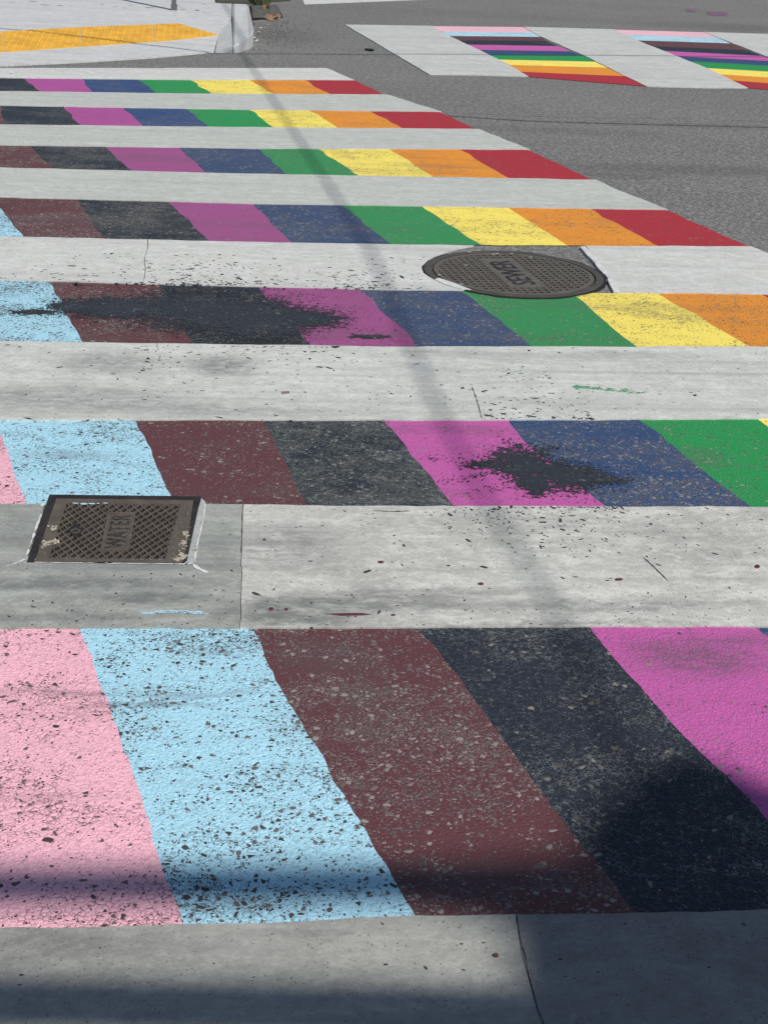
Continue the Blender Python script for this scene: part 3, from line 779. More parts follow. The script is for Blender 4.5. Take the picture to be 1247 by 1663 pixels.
def letters(name, txt, c, ax, height, width, z0, z1, mat, parent, spacing=1.0):
    """raised cast letters: reading direction ax, standing on the plane"""
    cu = bpy.data.curves.new(name, 'FONT'); cu.body = txt; cu.size = 1; cu.extrude = .5; cu.resolution_u = 3
    cu.align_x = 'CENTER'; cu.align_y = 'CENTER'; cu.offset = 0.0; cu.space_character = spacing
    tmp = bpy.data.objects.new(name, cu); C.objects.link(tmp)
    bpy.context.view_layer.update()
    me = bpy.data.meshes.new_from_object(tmp)
    C.objects.unlink(tmp); bpy.data.objects.remove(tmp)
    xs_ = [v.co.x for v in me.vertices]; ys_ = [v.co.y for v in me.vertices]
    cx, cy = (max(xs_) + min(xs_)) / 2, (max(ys_) + min(ys_)) / 2
    sx, sy = width / (max(xs_) - min(xs_)), height / (max(ys_) - min(ys_))
    ay = Vector((-ax.y, ax.x, 0))
    for v in me.vertices:
        p = c + ax * (v.co.x - cx) * sx + ay * (v.co.y - cy) * sy
        v.co = Vector((p.x, p.y, z0 + (v.co.z + .5) * (z1 - z0)))
    me.materials.append(mat)
    o = bpy.data.objects.new(name, me); C.objects.link(o)
    o.parent = parent; o.matrix_parent_inverse = Matrix.Translation(parent.location).inverted()
    return o
LETT = iron_mat('cover_letter_iron', (.035, .033, .036), (.07, .066, .066), .4)
letters('lettering', 'SEWER', cc, -bd, (o1 - o0) * .62, (l1 - l0) * .82, .0088, .0112, LETT, sewer)
# spots of white paint on the cover
bm = bmesh.new()
for (x, y) in ((762, 402.5 + 10), (807, 415), (800, 416), (830, 415), (757, 434), (712, 450), (750, 465), (862, 421)):
    fleck(bm, G(x, y), .006, 1.8, 0, .0099)
o = link('paint_spot', bm, MORT, sewer); o['kind'] = 'stuff'

# ------------------------------------------------------------------ square water meter lid
LZ = .0100
def q4(a, b, c, d):
    """bilinear patch from four photograph positions: far left, far right, near left, near right"""
    A_, B_, C_, D_ = (G(*a, LZ), G(*b, LZ), G(*c, LZ), G(*d, LZ))
    return lambda u, v: A_.lerp(B_, u).lerp(C_.lerp(D_, u), v)
wc = G(185, 862)
water = empty('water_meter_lid', wc)
tag(water, 'rusty rectangular iron water meter lid with diamond tread and WATER lettering', 'utility cover')
TOPM = iron_mat('water_lid_iron', (.135, .108, .088), (.23, .19, .15), .6, scale=22)
PITM = iron_mat('water_pit_iron', (.030, .026, .024), (.07, .06, .05), .5)
FRM = iron_mat('water_frame_iron', (.030, .027, .028), (.10, .085, .07), .45, .6)
out = [(81, 803), (326.5, 806), (304, 910), (298, 914.5), (44.5, 911.6)]
lid = [(92, 808.5), (315, 811.5), (300, 907), (295, 913.4), (56, 911.2)]
def frame_between(outer, inner, z0, z1, mat, name, parent):
    bm = bmesh.new(); n = len(outer)
    O = [G(x, y, z1) for x, y in outer]; I = [G(x, y, z1) for x, y in inner]
    R_ = []
    for o_, i_ in zip(O, I):
        R_.append([bm.verts.new((o_.x, o_.y, z0)), bm.verts.new(o_), bm.verts.new(i_), bm.verts.new((i_.x, i_.y, z0))])
    for k in range(n):
        p, q = R_[k], R_[(k + 1) % n]
        for j in range(3): bm.faces.new((p[j], q[j], q[j + 1], p[j + 1]))
    return link(name, bm, mat, parent)
frame_between(out, lid, .002, .0112, FRM, 'frame', water)
lat = q4((109, 816.5), (293, 819), (80, 906), (268, 909))
lidq = q4((92, 808.5), (315, 811.5), (57, 911.5), (299, 913))
# lid border, as one plate with the tread field left open
bm = bmesh.new()
O = [lidq(0, 0), lidq(1, 0), lidq(1, 1), lidq(0, 1)]; I = [lat(0, 0), lat(1, 0), lat(1, 1), lat(0, 1)]
vo = [bm.verts.new(p) for p in O]; vi = [bm.verts.new(p) for p in I]; vl = [bm.verts.new(p - Vector((0, 0, .0050))) for p in I]
for k in range(4):
    bm.faces.new((vo[k], vo[(k + 1) % 4], vi[(k + 1) % 4], vi[k])); bm.faces.new((vi[k], vi[(k + 1) % 4], vl[(k + 1) % 4], vl[k]))
link('lid', bm, TOPM, water)
bm = bmesh.new(); bm.faces.new([bm.verts.new(p - Vector((0, 0, .0048))) for p in (lidq(0.01, 0.01), lidq(.99, .01), lidq(.99, .99), lidq(.01, .99))])
up(link('tread_pit', bm, PITM, water))
NA, NB = 12.5, 8.4
bm = bmesh.new()
def lrib(a0, b0, a1, b1, wd, z):
    p = lat(a0 / NA, b0 / NB); q = lat(a1 / NA, b1 / NB)
    d = (q - p); L_ = d.length
    if L_ < .004: return
    c = (p + q) / 2
    box(bm, Vector((c.x, c.y, (z + .0051) / 2)), (L_, wd, z - .0051), atan2(d.y, d.x))
for k in range(-9, 22):
    # a + b = k
    pts = []
    a0 = max(0, k - NB); a1 = min(NA, k)
    if a1 > a0 + .05: lrib(a0, k - a0, a1, k - a1, .0042, .0097)
    a0 = max(0, k); a1 = min(NA, k + NB)       # a - b = k
    if a1 > a0 + .05: lrib(a0, a0 - k, a1, a1 - k, .0042, .0093)
link('diamond_tread', bm, TOPM, water)
pl = q4((176, 832), (221, 832), (163, 894), (209, 894))
def plate(bm, f, u0, u1, v0, v1, z0, z1):
    ps = [f(u0, v0), f(u1, v0), f(u1, v1), f(u0, v1)]
    prism(bm, [(p.x, p.y) for p in ps], z0, z1)
bm = bmesh.new(); plate(bm, pl, 0, 1, 0, 1, .0051, .0076); link('name_plate', bm, iron_mat('water_plate_iron', (.15, .13, .11), (.21, .18, .15), .5), water)
bm = bmesh.new()
for (u0, u1, v0, v1) in ((0, .09, .0, 1), (.91, 1, 0, 1), (.09, .91, 0, .035), (.09, .91, .965, 1)): plate(bm, pl, u0, u1, v0, v1, .0074, .0102)
link('plate_border', bm, TOPM, water)
pc = pl(.5, .5); pax = (pl(.5, 0) - pl(.5, 1)); pL = pax.length; pax.normalize(); pw = (pl(1, .5) - pl(0, .5)).length
letters('lettering', 'WATER', Vector((pc.x, pc.y, 0)), Vector((pax.x, pax.y, 0)), pw * .70, pL * .86, .0074, .0098, iron_mat('water_letter_iron', (.050, .044, .040), (.10, .09, .08), .4), water, 1.1)
bq = q4((110, 861), (123, 848.5), (123, 873), (136, 861))
bm = bmesh.new(); ps = [bq(0, 0), bq(1, 0), bq(1, 1), bq(0, 1)]; prism(bm, [(p.x, p.y) for p in ps], .0053, .0099); 
link('badge', bm, PITM, water)
bm = bmesh.new(); c_ = G(123, 861, .0128); ring(bm, Vector((c_.x, c_.y, 0)),  .0085, .012, .0097, .0116, 16); link('badge_ring', bm, TOPM, water)
# pale grit stuck on the lid
GRIT = plain_mat('pale_grit', (.50, .45, .36), .9, .4, 120)
GRIT2 = plain_mat('brown_grit', (.15, .13, .11), .9, .5, 120)
def grit(name, spots, mat, n, rr, parent=None, z=.0100):
    bm = bmesh.new()
    for i in range(n):
        x, y, sx, sy = rng.choice(spots)
        lump(bm, G(x + rng.gauss(0, sx), y + rng.gauss(0, sy), z), rng.uniform(*rr), .45)
    o = link(name, bm, mat, parent); o['kind'] = 'stuff'; return o
tag(grit('grit', [(85, 857, 4, 2), (80, 881, 6, 2), (73, 884, 3, 2), (90, 878, 3, 1.5)], GRIT, 60, (.0018, .0055)), 'pale crumbs of grit on the left edge of the water meter lid', 'grit')
tag(grit('grit', [(303, 868, 2.5, 3), (299, 883, 3, 3), (293, 899, 3, 4), (298, 905, 2.5, 2), (290, 908, 2.5, 2)], GRIT, 110, (.0018, .0055)), 'pale crumbs of grit along the right edge of the water meter lid', 'grit')
tag(grit('dirt', [(300, 828, 5, 5), (292, 850, 4, 8), (280, 892, 7, 6), (283, 905, 8, 4), (308, 845, 3, 9), (284, 876, 5, 8), (70, 895, 6, 8), (84, 868, 5, 8)], GRIT2, 330, (.0015, .0042)), 'brown dirt filling the tread of the water meter lid near its right side', 'dirt')
# scraps of light blue paint under the far edge of the lid
BLU = plain_mat('scrap_blue', lin(190, 225, 240)[:3], .6, .15, 40)
bm = bmesh.new()
for (x, y, r_, a_) in ((123, 817, .004, 2.2), (136, 818, .006, 2.0), (150, 818, .0055, 2.4), (160, 817.5, .004, 1.6), (172, 817, .003, 2.5)): fleck(bm, G(x, y, .0105), r_, a_, 0, .0106)
tag(link('paint_scrap', bm, BLU, water))
# concrete collar along the near and right side of the frame, with a raw white edge
COLLAR = concrete_mat('collar_concrete', (.47, .49, .47), streak=.15, streakcol=(.3, .3, .3), blotch=.15, seed=31, speck=.3, bright=.35)
bm = sheet_bm(resample([G(x, y) for x, y in [(44, 908), (57, 913), (180, 915), (296, 917), (303, 912), (310, 880), (319, 845), (326, 815), (333, 820), (326, 860), (318, 900), (314, 919), (306, 921), (200, 919), (120, 918), (42, 914)]], .02, .5, True), .0098, .006)
link('collar', bm, COLLAR, water)
WED = plain_mat('raw_white_edge', (.78, .79, .77), .8, .2, 60)
def line_strip(bm, pts, w0, z, jitter=.5):
    """thin hand-broken line following photograph positions"""
    g = []
    for (a, b) in zip(pts[:-1], pts[1:]):
        n_ = max(2, int(hypot(b[0] - a[0], b[1] - a[1]) / 4))
        for i in range(n_): g.append(G(a[0] + (b[0] - a[0]) * i / n_, a[1] + (b[1] - a[1]) * i / n_))
    g.append(G(*pts[-1]))
    L_, R_ = [], []
    for i, p in enumerate(g):
        d = (g[min(i + 1, len(g) - 1)] - g[max(i - 1, 0)]).normalized(); nn = Vector((-d.y, d.x, 0))
        ww = w0 * (1 + jitter * rng.uniform(-1, 1.3)) * (.3 if i in (0, len(g) - 1) else 1)
        off = nn * w0 * rng.uniform(-.5, .5) * jitter
        L_.append(bm.verts.new((p + nn * ww + off).to_tuple()[:2] + (z,))); R_.append(bm.verts.new((p - nn * ww + off).to_tuple()[:2] + (z,)))
    for i in range(len(g) - 1): bm.faces.new((L_[i], L_[i + 1], R_[i + 1], R_[i]))
bm = bmesh.new()
line_strip(bm, [(42, 915), (60, 919), (120, 919.5), (170, 919), (178, 922), (186, 920.5), (250, 921), (306, 922), (316, 919)], .0022, .0102)
line_strip(bm, [(316, 919), (321, 890), (330, 850), (334, 822)], .0016, .0102)
line_strip(bm, [(314, 921), (325, 930), (338, 936)], .004, .0094, .8)
line_strip(bm, [(316, 922), (322, 930)], .005, .0096, .8)
line_strip(bm, [(10, 926), (30, 919), (44, 912)], .0018, .0093, .8)
line_strip(bm, [(44, 908), (52, 885), (60, 862), (70, 835)], .0017, .0094, .9)
line_strip(bm, [(68, 828), (72, 823)], .0025, .0096, .9)
up(link('mortar_edge', bm, WED, water))

# ------------------------------------------------------------------ thin marks, cracks and seams
CRK = plain_mat('crack_dark', (.035, .034, .034), .9, .3, 60)
bm = bmesh.new()
line_strip(bm, [(837, 1492), (843, 1530), (852, 1560), (857, 1590), (864, 1615), (872, 1645), (880, 1663), (888, 1700)], .0006, .0086, .8)
tag(up(link('crack', bm, CRK)), 'thin crooked dark crack across the nearest grey concrete bar', 'crack')
bm = bmesh.new()
line_strip(bm, [(394.5, 823), (394, 850), (393, 862)], .0006, .0086, .8); line_strip(bm, [(393, 862), (391, 905)], .0005, .0086, 1)
tag(up(link('crack', bm, CRK)), 'short thin dark joint crack right of the water meter lid', 'crack')
bm = bmesh.new()
line_strip(bm, [(720, 188), (860, 197), (1000, 201), (1247, 207), (1500, 214)], .016, .002, .6)
tag(up(link('seam_line', bm, plain_mat('seam_grey', (.115, .112, .112), .9, .3, 12))), 'thin dark seam in the grey asphalt right of the rainbow bars', 'seam')
bm = bmesh.new()
line_strip(bm, [(760, 184), (900, 190), (1080, 193), (1120, 191)], .008, .002, .9); line_strip(bm, [(1180, 195), (1247, 197)], .008, .002, .9)
tag(up(link('seam_line', bm, plain_mat('seam_pale', (.27, .27, .265), .9, .3, 12))), 'faint pale line in the grey asphalt just above the dark seam', 'seam')
bm = bmesh.new()
line_strip(bm, [(375.5, 5), (377, 22), (378, 40), (377.5, 56)], .006, .147, .2)
bm.free()

bm = bmesh.new()
line_strip(bm, [(0, 126.6), (150, 127.6), (300, 129.4), (450, 129.8), (568, 129.8)], .022, .0088, .7)
line_strip(bm, [(0, 121.5), (60, 120.5), (120, 122.5), (175, 124)], .012, .0088, .9)
line_strip(bm, [(137, 115.5), (148, 119), (158, 122.5)], .012, .0088, .9)
line_strip(bm, [(18, 117), (22, 121), (20, 125)], .012, .0088, .9)
tag(up(link('paint_line', bm, WLINE)), 'brighter ragged white paint line along the near edge of the farthest white bar', 'road marking')
DSM = plain_mat('sidewalk_grime', (.33, .33, .32), .9, .4, 8)
bm = bmesh.new(); rg4 = random.Random(21)
for i in range(70):
    x, y = rg4.uniform(0, 350), rg4.uniform(2, 36)
    fleck(bm, G(x, y, .1425), rg4.uniform(.006, .028), rg4.uniform(1.5, 4), rg4.gauss(0, .3), .1425 if y < 14 else .146, rg=rg4)
bmesh.ops.delete(bm, geom=[f for f in bm.faces if f.calc_center_median().y < 15.6], context='FACES')
if len(bm.faces): tag(up(link('grime_spots', bm, DSM)), 'scattered grey grime spots on the pale sidewalk at top left', 'stains', kind='stuff')
# ------------------------------------------------------------------ spilled black paint
def spill_mat(name, ells):
    """black paint that has worn off stone by stone towards its rim"""
    m_ = paint_mat(name, lin(46, 52, 59, 1.1), chips=.05, crev=.5, crevcol=(.13, .13, .125), chipcol=(.15, .14, .13), seed=40 + len(ells), dirt=.1, dirtcol=(.03, .03, .035))
    t = NT.__new__(NT); t.m = m_; t.t = m_.node_tree; t.b = t.t.nodes['Principled BSDF']
    t.pos = t.t.nodes.new('ShaderNodeNewGeometry').outputs['Position']
    P = t.mapping(flat_pos(t), scale=(1, 1, 0))
    tot = None
    warp = t.vadd(t.pos, t.vscale(t.vadd(t.noise(t.pos, 14, 4, .7, True), (-.5, -.5, -.5)), .09))
    for (sx, sy, rx, ry) in ells:
        g = G(sx, sy); gx = (G(sx + rx, sy) - g).length; gy = (G(sx, sy + ry) - g).length
        q = t.t.nodes.new('ShaderNodeMapping'); q.vector_type = 'TEXTURE'; t.put(q.inputs[0], warp)
        q.inputs['Location'].default_value = (g.x, g.y, 0); q.inputs['Rotation'].default_value = (0, 0, radians(7)); q.inputs['Scale'].default_value = (gx, gy, 1)
        ln = t.t.nodes.new('ShaderNodeVectorMath'); ln.operation = 'LENGTH'; t.put(ln.inputs[0], t.mapping(q.outputs[0], scale=(1, 1, 0)))
        v = t.ramp(ln.outputs['Value'], .12, 1.48, .97, 0)
        tot = v if tot is None else t.math('MAXIMUM', tot, v)
    cell = t.sep(t.vor(P, 130).outputs['Color']); cell2 = t.sep(t.vor(t.mapping(P, scale=(.7, 1.4, 1)), 230).outputs['Color'])
    n_ = t.noise(t.mapping(P, rot=BARROT, scale=(.6, 1.6, 1)), 26, 4, .7)
    score = t.add(tot, t.add(t.mul(t.add(cell[0], -.5), .50), t.add(t.mul(t.add(cell2[0], -.5), .42), t.mul(t.add(n_, -.5), 1.25))))
    t.put(t.b.inputs['Alpha'], t.ramp(score, .44, .52))
    return m_
def spill(name, label, outline, drops, ells):
    loop = resample([G(x, y) for x, y in outline], .02, 1.0, True)
    rg = random.Random(len(outline)); z = .0062
    o = up(link(name, sheet_bm(loop, z), spill_mat('spilled_black_paint', ells)))
    bm = bmesh.new(); zz = z + .0004
    for (cx, cy, tx, ty, n_, spread, r0, r1) in drops:
        for i in range(n_):
            t_ = rg.random() ** 1.5
            q = G(cx + (tx - cx) * t_ + rg.gauss(0, spread), cy + (ty - cy) * t_ + rg.gauss(0, spread * .33))
            d = G(tx, ty) - G(cx, cy); an = atan2(d.y, d.x) + rg.gauss(0, .5)
            fleck(bm, q, rg.uniform(r0, r1) * (1.0 - .55 * t_), rg.uniform(1.0, 2.6), an, zz + .00002 * (i % 7), rg=rg)
    p = up(link('spatter', bm, SPATM, o)); p['kind'] = 'stuff'
    return tag(o, label, 'paint spill')
SPATM = plain_mat('spatter_black', (.040, .044, .050), .8, .3, 90)
spill('paint_spill', 'long black paint smear across the light blue and brown stripes left of the round cover',
      [(0, 500), (60, 492), (110, 478), (200, 470), (262, 466), (400, 469), (480, 473), (540, 490), (610, 510), (660, 545), (650, 562), (560, 563), (430, 562), (320, 561), (240, 545), (120, 528), (40, 522), (0, 521)],
      [(100, 500, 0, 512, 90, 7, .002, .006), (70, 508, 8, 514, 40, 4, .002, .008), (105, 492, 50, 488, 35, 9, .0015, .005), (110, 508, 40, 522, 35, 8, .0015, .005),
       (490, 500, 600, 512, 130, 14, .0015, .0045), (520, 525, 620, 545, 90, 9, .0015, .005), (570, 547, 655, 556, 40, 5, .002, .006), (480, 480, 560, 488, 70, 8, .0012, .004),
       (200, 478, 420, 470, 150, 30, .0012, .004), (150, 525, 310, 540, 120, 26, .0012, .004)],
      [(200, 502, 110, 22), (330, 506, 140, 40), (420, 520, 100, 46), (500, 520, 70, 18), (60, 509, 50, 5), (600, 549, 40, 3.5), (115, 500, 45, 12)])
spill('paint_spill', 'black paint splat with a spattered edge on the magenta and navy stripes',
      [(720, 745), (760, 728), (800, 712), (850, 706), (900, 714), (960, 730), (1020, 752), (1050, 778), (1010, 806), (950, 818), (880, 822), (820, 815), (760, 806), (722, 780)],
      [(820, 755, 690, 745, 110, 9, .0015, .005), (820, 765, 700, 790, 110, 10, .0015, .0045), (840, 780, 740, 815, 90, 11, .0012, .004), (850, 730, 790, 700, 50, 12, .001, .003),
       (880, 795, 960, 818, 90, 16, .0012, .004), (950, 765, 1050, 775, 90, 14, .0012, .004), (950, 785, 1020, 800, 70, 12, .0012, .004), (870, 728, 960, 735, 90, 14, .0012, .004),
       (860, 760, 860, 765, 110, 55, .001, .0035), (800, 752, 745, 766, 40, 4, .002, .006)],
      [(850, 756, 58, 36), (915, 775, 66, 28), (795, 757, 46, 9), (985, 782, 40, 8), (865, 790, 34, 20)])

# ------------------------------------------------------------------ flecks of paint and rubber on the white bars
def flecks(label, zones, mat, z=.0086, seed=1, rr=(.001, .0035), cat='paint flecks', rot=None):
    rg = random.Random(seed); bm = bmesh.new()
    for (x0, y0, x1, y1, n_, bias) in zones:
        for i in range(n_):
            t_ = rg.random()
            t_ = t_ ** bias if bias > 0 else 1 - t_ ** (-bias)
            x = rg.uniform(x0, x1); y = y1 + (y0 - y1) * t_
            fleck(bm, G(x, y), rg.uniform(*rr) * (1 if rg.random() < .85 else 1.8), rg.uniform(1, 3), rg.gauss(rot if rot is not None else 0, .7), z, rg=rg)
    o = up(link('paint_flecks', bm, mat)); return tag(o, label, cat, kind='stuff')
FB = plain_mat('fleck_black', (.045, .045, .052), .8, .3, 90)
FR = plain_mat('fleck_red_brown', (.14, .04, .06), .7, .3, 90)
FG = plain_mat('fleck_green', (.12, .42, .22), .7, .2, 50)
flecks('black paint flecks along the near edge of the white bar left of the round cover', [(120, 415, 420, 466, 190, 2.6), (240, 430, 420, 466, 110, 2.2), (420, 420, 690, 472, 120, 2.2), (540, 440, 640, 471, 90, 2.0), (0, 430, 120, 458, 20, 1.5), (600, 380, 640, 398, 0, 1)], FB, seed=3, rr=(.0015, .006))
flecks('black paint flecks scattered over the white bar below the long paint smear', [(0, 562, 640, 690, 130, -1.1), (200, 566, 560, 610, 160, -2.2), (560, 568, 1247, 684, 80, 1), (780, 640, 960, 684, 110, 2.4), (640, 600, 900, 660, 40, 1)], FB, seed=4, rr=(.001, .0042))
flecks('dark spatter fanning down the concrete bar under the black paint splat', [(760, 828, 1010, 900, 230, -2.6), (700, 828, 1150, 930, 90, -1.4), (400, 830, 1247, 1010, 110, 1), (0, 925, 390, 1015, 26, 1)], FB, seed=5, rr=(.0008, .0034), rot=-.8)
flecks('tiny grime flecks on the concrete bar below the water meter lid and beyond', [(0, 970, 1247, 1020, 150, 1.6), (0, 1500, 838, 1600, 20, 1)], FB, seed=6, rr=(.0007, .0018))
def blob(name, label, outline, mat, z=.0088, amp=1.2, cat='paint mark'):
    return tag(up(link(name, sheet_bm(resample([G(x, y) for x, y in outline], .01, amp, True), z), mat)), label, cat)
RGM = FR
for (x, y, w_, h_, lb) in ((440, 994, 5, 3, 'small dark red paint drop left of the long dark red streak'), (465, 995, 4, 2.2, 'second small dark red drop just left of the long dark red streak'),
                           (618, 918, 6, 2.2, 'small dark red drop highest up on the concrete bar, left of centre'), (780, 953, 6, 2.4, 'dark red drop in the middle of the concrete bar right of centre'),
                           (1003, 946, 8, 2.6, 'flat dark red drop on the concrete bar near the thin scratch'), (1228, 925, 6, 3.6, 'dark red drop on the concrete bar at the right edge'),
                           (638, 1004, 4, 2, 'tiny dark red drop right of the long dark red streak')):
    bm = bmesh.new(); n_ = 9
    vs = [bm.verts.new(G(x + w_ * cos(2 * pi * k / n_) * rng.uniform(.75, 1.1), y + h_ * sin(2 * pi * k / n_) * rng.uniform(.75, 1.1)).to_tuple()[:2] + (.0088,)) for k in range(n_)]
    bm.faces.new(vs); tag(up(link('paint_drop', bm, RGM)), lb, 'paint drop')
blob('paint_streak', 'long thin dark red paint streak on the concrete bar above the brown stripe', [(530, 1002), (560, 1000), (590, 1000.5), (606, 1003), (590, 1004), (560, 1004)], FR)
bm = bmesh.new(); rg2 = random.Random(5)
for i in range(150):
    t_ = rg2.random(); fleck(bm, G(232 + 96 * t_, 1001.5 - 3 * sin(t_ * 3) + rg2.gauss(0, 1.1)), rg2.uniform(.0012, .0034), rg2.uniform(2, 4.5), .07, .0088 + .00002 * (i % 9), rg=rg2)
fleck(bm, G(335, 1002), .003, 2, 0, .0088)
tag(up(link('paint_streak', bm, BLU)), 'light blue paint streak on the grey bar above the light blue stripe', 'paint mark')
bm = bmesh.new()
for i in range(130):
    t_ = rg2.random() ** 1.4; fleck(bm, G(932 + 95 * t_, 632 + 8 * t_ + rg2.gauss(0, 1.6)), rg2.uniform(.001, .0038), rg2.uniform(1.5, 4), -.1, .0088 + .00002 * (i % 9), rg=rg2)
for i in range(14): fleck(bm, G(rg2.uniform(1020, 1062), 641 + rg2.gauss(0, 1)), .0025, 3, 0, .0088, rg=rg2)
tag(up(link('paint_streak', bm, FG)), 'broken green paint streak on the white bar above the green stripe', 'paint mark')
bm = bmesh.new()
for i in range(34): fleck(bm, G(rg2.gauss(845, 18), rg2.gauss(612, 9)), rg2.uniform(.001, .004), 2, 0, .0088, rg=rg2)
fleck(bm, G(1082, 606), .004, 2.2, 0, .0088)
tag(up(link('paint_flecks', bm, FG)), 'faint green paint specks on the white bar, left of the green streak', 'paint flecks', kind='stuff')
bm = bmesh.new(); line_strip(bm, [(1042, 909), (1060, 925), (1074, 939), (1084, 949)], .0014, .0088, .5)
tag(up(link('scratch', bm, FB)), 'thin diagonal dark scratch on the concrete bar at right', 'scratch')
bm = bmesh.new(); line_strip(bm, [(606, 834), (635, 835.5), (664, 834.5)], .0018, .0088, .7)
tag(up(link('scratch', bm, FB)), 'thin flat dark mark on the concrete bar under the black stripe', 'scratch')
bm = bmesh.new(); line_strip(bm, [(766, 632), (774, 655), (782, 684)], .0013, .0088, .7)
tag(up(link('scratch', bm, FB)), 'thin steep dark scratch on the white bar above the magenta stripe', 'scratch')
blob('rust_mark', 'small red brown mark on the white bar above the black stripe', [(456, 639.5), (469, 639), (470, 643), (457, 643.5)], plain_mat('rust_mark', (.30, .19, .17), .8, .3, 80))
bm = bmesh.new(); lump(bm, G(805, 1551, .010), .005, .5); tag(link('pebble', bm, plain_mat('pebble_dark', (.10, .05, .05), .9, .3, 80)), 'tiny dark red brown crumb on the nearest concrete bar', 'pebble')
bm = bmesh.new(); lump(bm, G(319, 893, .013), .0035, .6); lump(bm, G(314, 893, .013), .002, .6)
tag(link('pebble', bm, plain_mat('pebble_ochre', (.42, .28, .08), .9, .3, 80)), 'tiny ochre crumb at the right side of the water meter lid', 'pebble')
bm = bmesh.new(); lump(bm, G(599, 80, .012), .045, .3); lump(bm, G(603, 81, .012), .03, .4)
tag(link('debris', bm, FB), 'small black scrap lying on the asphalt left of the far white bar', 'debris')
CR = plain_mat('crumb_pale', (.55, .54, .50), .9, .3, 60)
bm = bmesh.new()
for (x, y, s) in ((413, 62, .05), (417, 66, .04), (421, 52, .03), (424, 45, .04), (436, 40, .025), (409, 58, .03)): lump(bm, G(x, y, .012), s * .6, .45)
tag(link('crumb', bm, CR), 'broken pale concrete crumbs in the gutter beside the kerb corner', 'rubble', kind='stuff')
bm = bmesh.new(); rg3 = random.Random(9)
for i in range(500):
    lump(bm, G(rg3.gauss(430, 26), rg3.gauss(50, 14), .004), rg3.uniform(.004, .014), .5, rg3)
tag(link('gravel', bm, plain_mat('gravel_grey', (.20, .19, .18), .9, .4, 60)), 'loose grey gravel in the gutter below the storm drain', 'gravel', kind='stuff')
MG = plain_mat('faded_magenta', (.24, .13, .20), .85, .5, 30)
blob('paint_mark', 'faded magenta paint smudge on the asphalt at the top right, the wider one', [(1143, 20), (1160, 18.5), (1176, 21), (1174, 26), (1150, 25)], MG, .003, 3)
blob('paint_mark', 'faded magenta paint smudge on the asphalt at the top right, the narrow one', [(1112, 16), (1126, 15), (1128, 19), (1115, 20)], MG, .003, 3)

# ------------------------------------------------------------------ overhead cables, and shadow casters added outside the picture
COT = cos(SUN_EL) / sin(SUN_EL)
def above(g, z):
    """the point at height z whose shadow falls on g"""
    return Vector((g.x, g.y, 0)) + AZ * (z - g.z) * COT + Vector((0, 0, z))
CBL = plain_mat('cable_black', (.03, .03, .03), .7, .2, 20)
def cable(name, label, pts, r, z):
    P_ = [above(p, z) for p in pts]
    bm = bmesh.new()
    for a, b in zip(P_[:-1], P_[1:]): tube(bm, a, b, r, 8)
    return tag(link(name, bm, CBL), label, 'cable'), P_
ga, gb = G(370, 51), G(916, 1024)
d_ = (ga - gb).normalized()
pts = [ga + d_ * 22, ga, G(513, 272), G(600, 408), G(700, 645), G(790, 822), gb, G(985, 1190), gb - d_ * 9]
c1_, P1 = cable('overhead_cable', 'overhead cable running along the crossing, only its shadow in view', pts, .0122, 8.2)
g0, g1 = G(367, 87), G(1247, 93)
d2 = (g1 - g0).normalized()
pts = [G(-500, -10, .14), G(0, 45.5, .11), G(220, 70, .045), G(345, 82, .03), g0, g1, g1 + d2 * 12]
c2_, P2_ = cable('overhead_cable', 'overhead cable running across the road, only its shadow in view', pts, .016, 5.0)
WOOD = plain_mat('pole_wood', (.16, .11, .07), .85, .5, 6)
for p, lb in ((P1[0], 'wooden utility pole beyond the top of the picture'), (P1[-1], 'wooden utility pole behind the camera'), (P2_[0], 'wooden utility pole far left outside the picture'), (P2_[-1], 'wooden utility pole far right outside the picture')):
    bm = bmesh.new(); tube(bm, Vector((p.x, p.y, 0)), Vector((p.x, p.y, p.z + .6)), .16, 12, .11)
    tag(link('utility_pole', bm, WOOD), lb, 'pole')
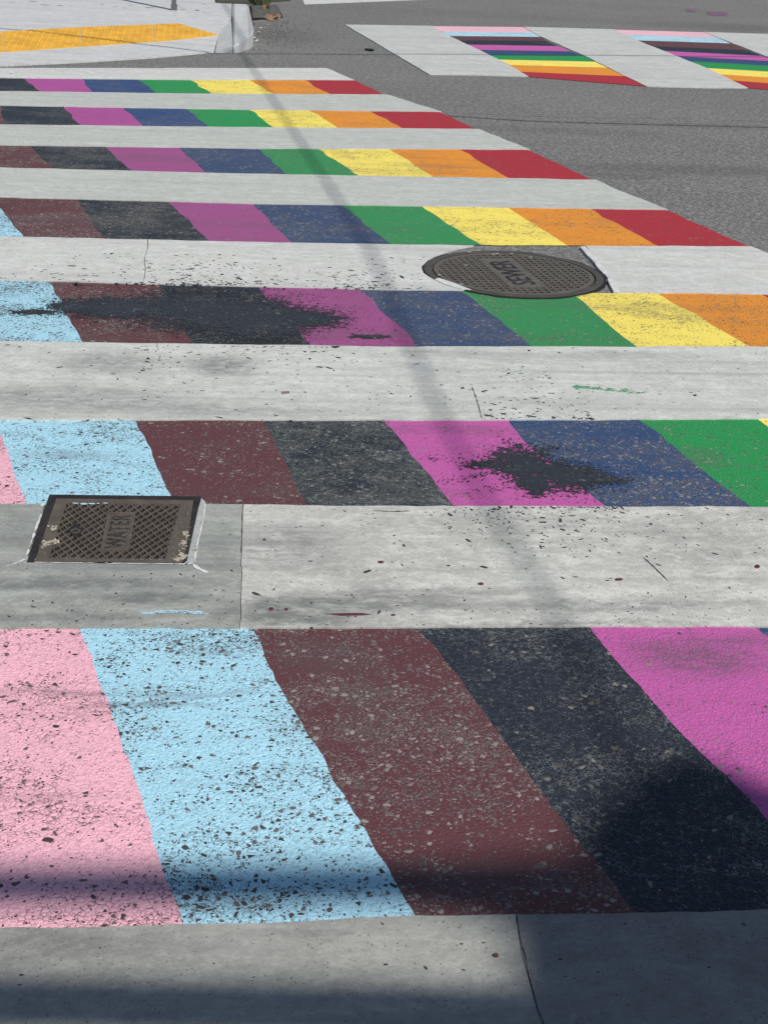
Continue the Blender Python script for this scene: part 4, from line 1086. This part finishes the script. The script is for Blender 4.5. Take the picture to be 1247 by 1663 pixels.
# unseen mast behind the camera, arms added to throw the near shadow bands
GALV = plain_mat('shadow_caster_grey', (.25, .26, .27), .5, .2, 12, .5)
b0, b1 = G(0, 1440), G(620, 1436); db = (b1 - b0).normalized()
mast = empty('shadow_mast', (9, -2.6, 0))
tag(mast, 'added grey mast behind the camera, its two long arms throwing the near shadow bands', 'shadow mast')
a0, a1 = above(b0 - db * 2.6, 7.4), above(b0 + db * 6.2, 7.4)
e0, e1 = G(0, 1630), G(620, 1644); de = (e1 - e0).normalized()
f0, f1 = above(e0 - de * 2.4, 5.9), above(e0 + de * 6.2, 5.9)
mast.location = Vector((a1.x, a1.y, 0))
bm = bmesh.new(); tube(bm, Vector((a1.x, a1.y, 0)), Vector((a1.x, a1.y, 7.8)), .12, 14, .09); link('pole', bm, GALV, mast)  # upright of the added shadow mast
bm = bmesh.new(); tube(bm, a0, a1, .045, 12, .055); link('shadow_arm', bm, GALV, mast)
bm = bmesh.new(); tube(bm, f0, f1, .050, 12, .055); link('shadow_arm', bm, GALV, mast)
# added plate on a pole behind the camera, cut to the shade outline it throws
BLOCK_DARK = plain_mat('blocker_dark', (.02, .03, .06), .3, .2, 12, .1)
pz = 9.5
shade_px = [(925, 1392), (950, 1340), (990, 1300), (1040, 1258), (1110, 1232), (1190, 1252), (1260, 1285), (1420, 1320), (1600, 1500), (1600, 1900), (900, 1900), (838, 1640), (826, 1505), (805, 1488), (700, 1478), (690, 1415), (820, 1402)]
bp = [above(G(x, y), pz) for x, y in shade_px]
cen = sum(bp, Vector()) / len(bp)
blocker = empty('shade_blocker', (cen.x + .25, cen.y - .25, 0))
tag(blocker, 'added level plate on a pole behind the camera, cut to throw the lower right shade', 'blocker')
bm = bmesh.new(); prism(bm, [(p.x, p.y) for p in bp], pz - .03, pz + .02); link('blocker_plate', bm, BLOCK_DARK, blocker)
bm = bmesh.new(); tube(bm, blocker.location.copy(), blocker.location + Vector((0, 0, pz - .03)), .05, 12); link('pole', bm, GALV, blocker)  # support of the added shade blocker
bm = bmesh.new(); box(bm, blocker.location + Vector((0, 0, 2.6)), (.35, .2, .45)); link('blocker_box', bm, GALV, blocker)
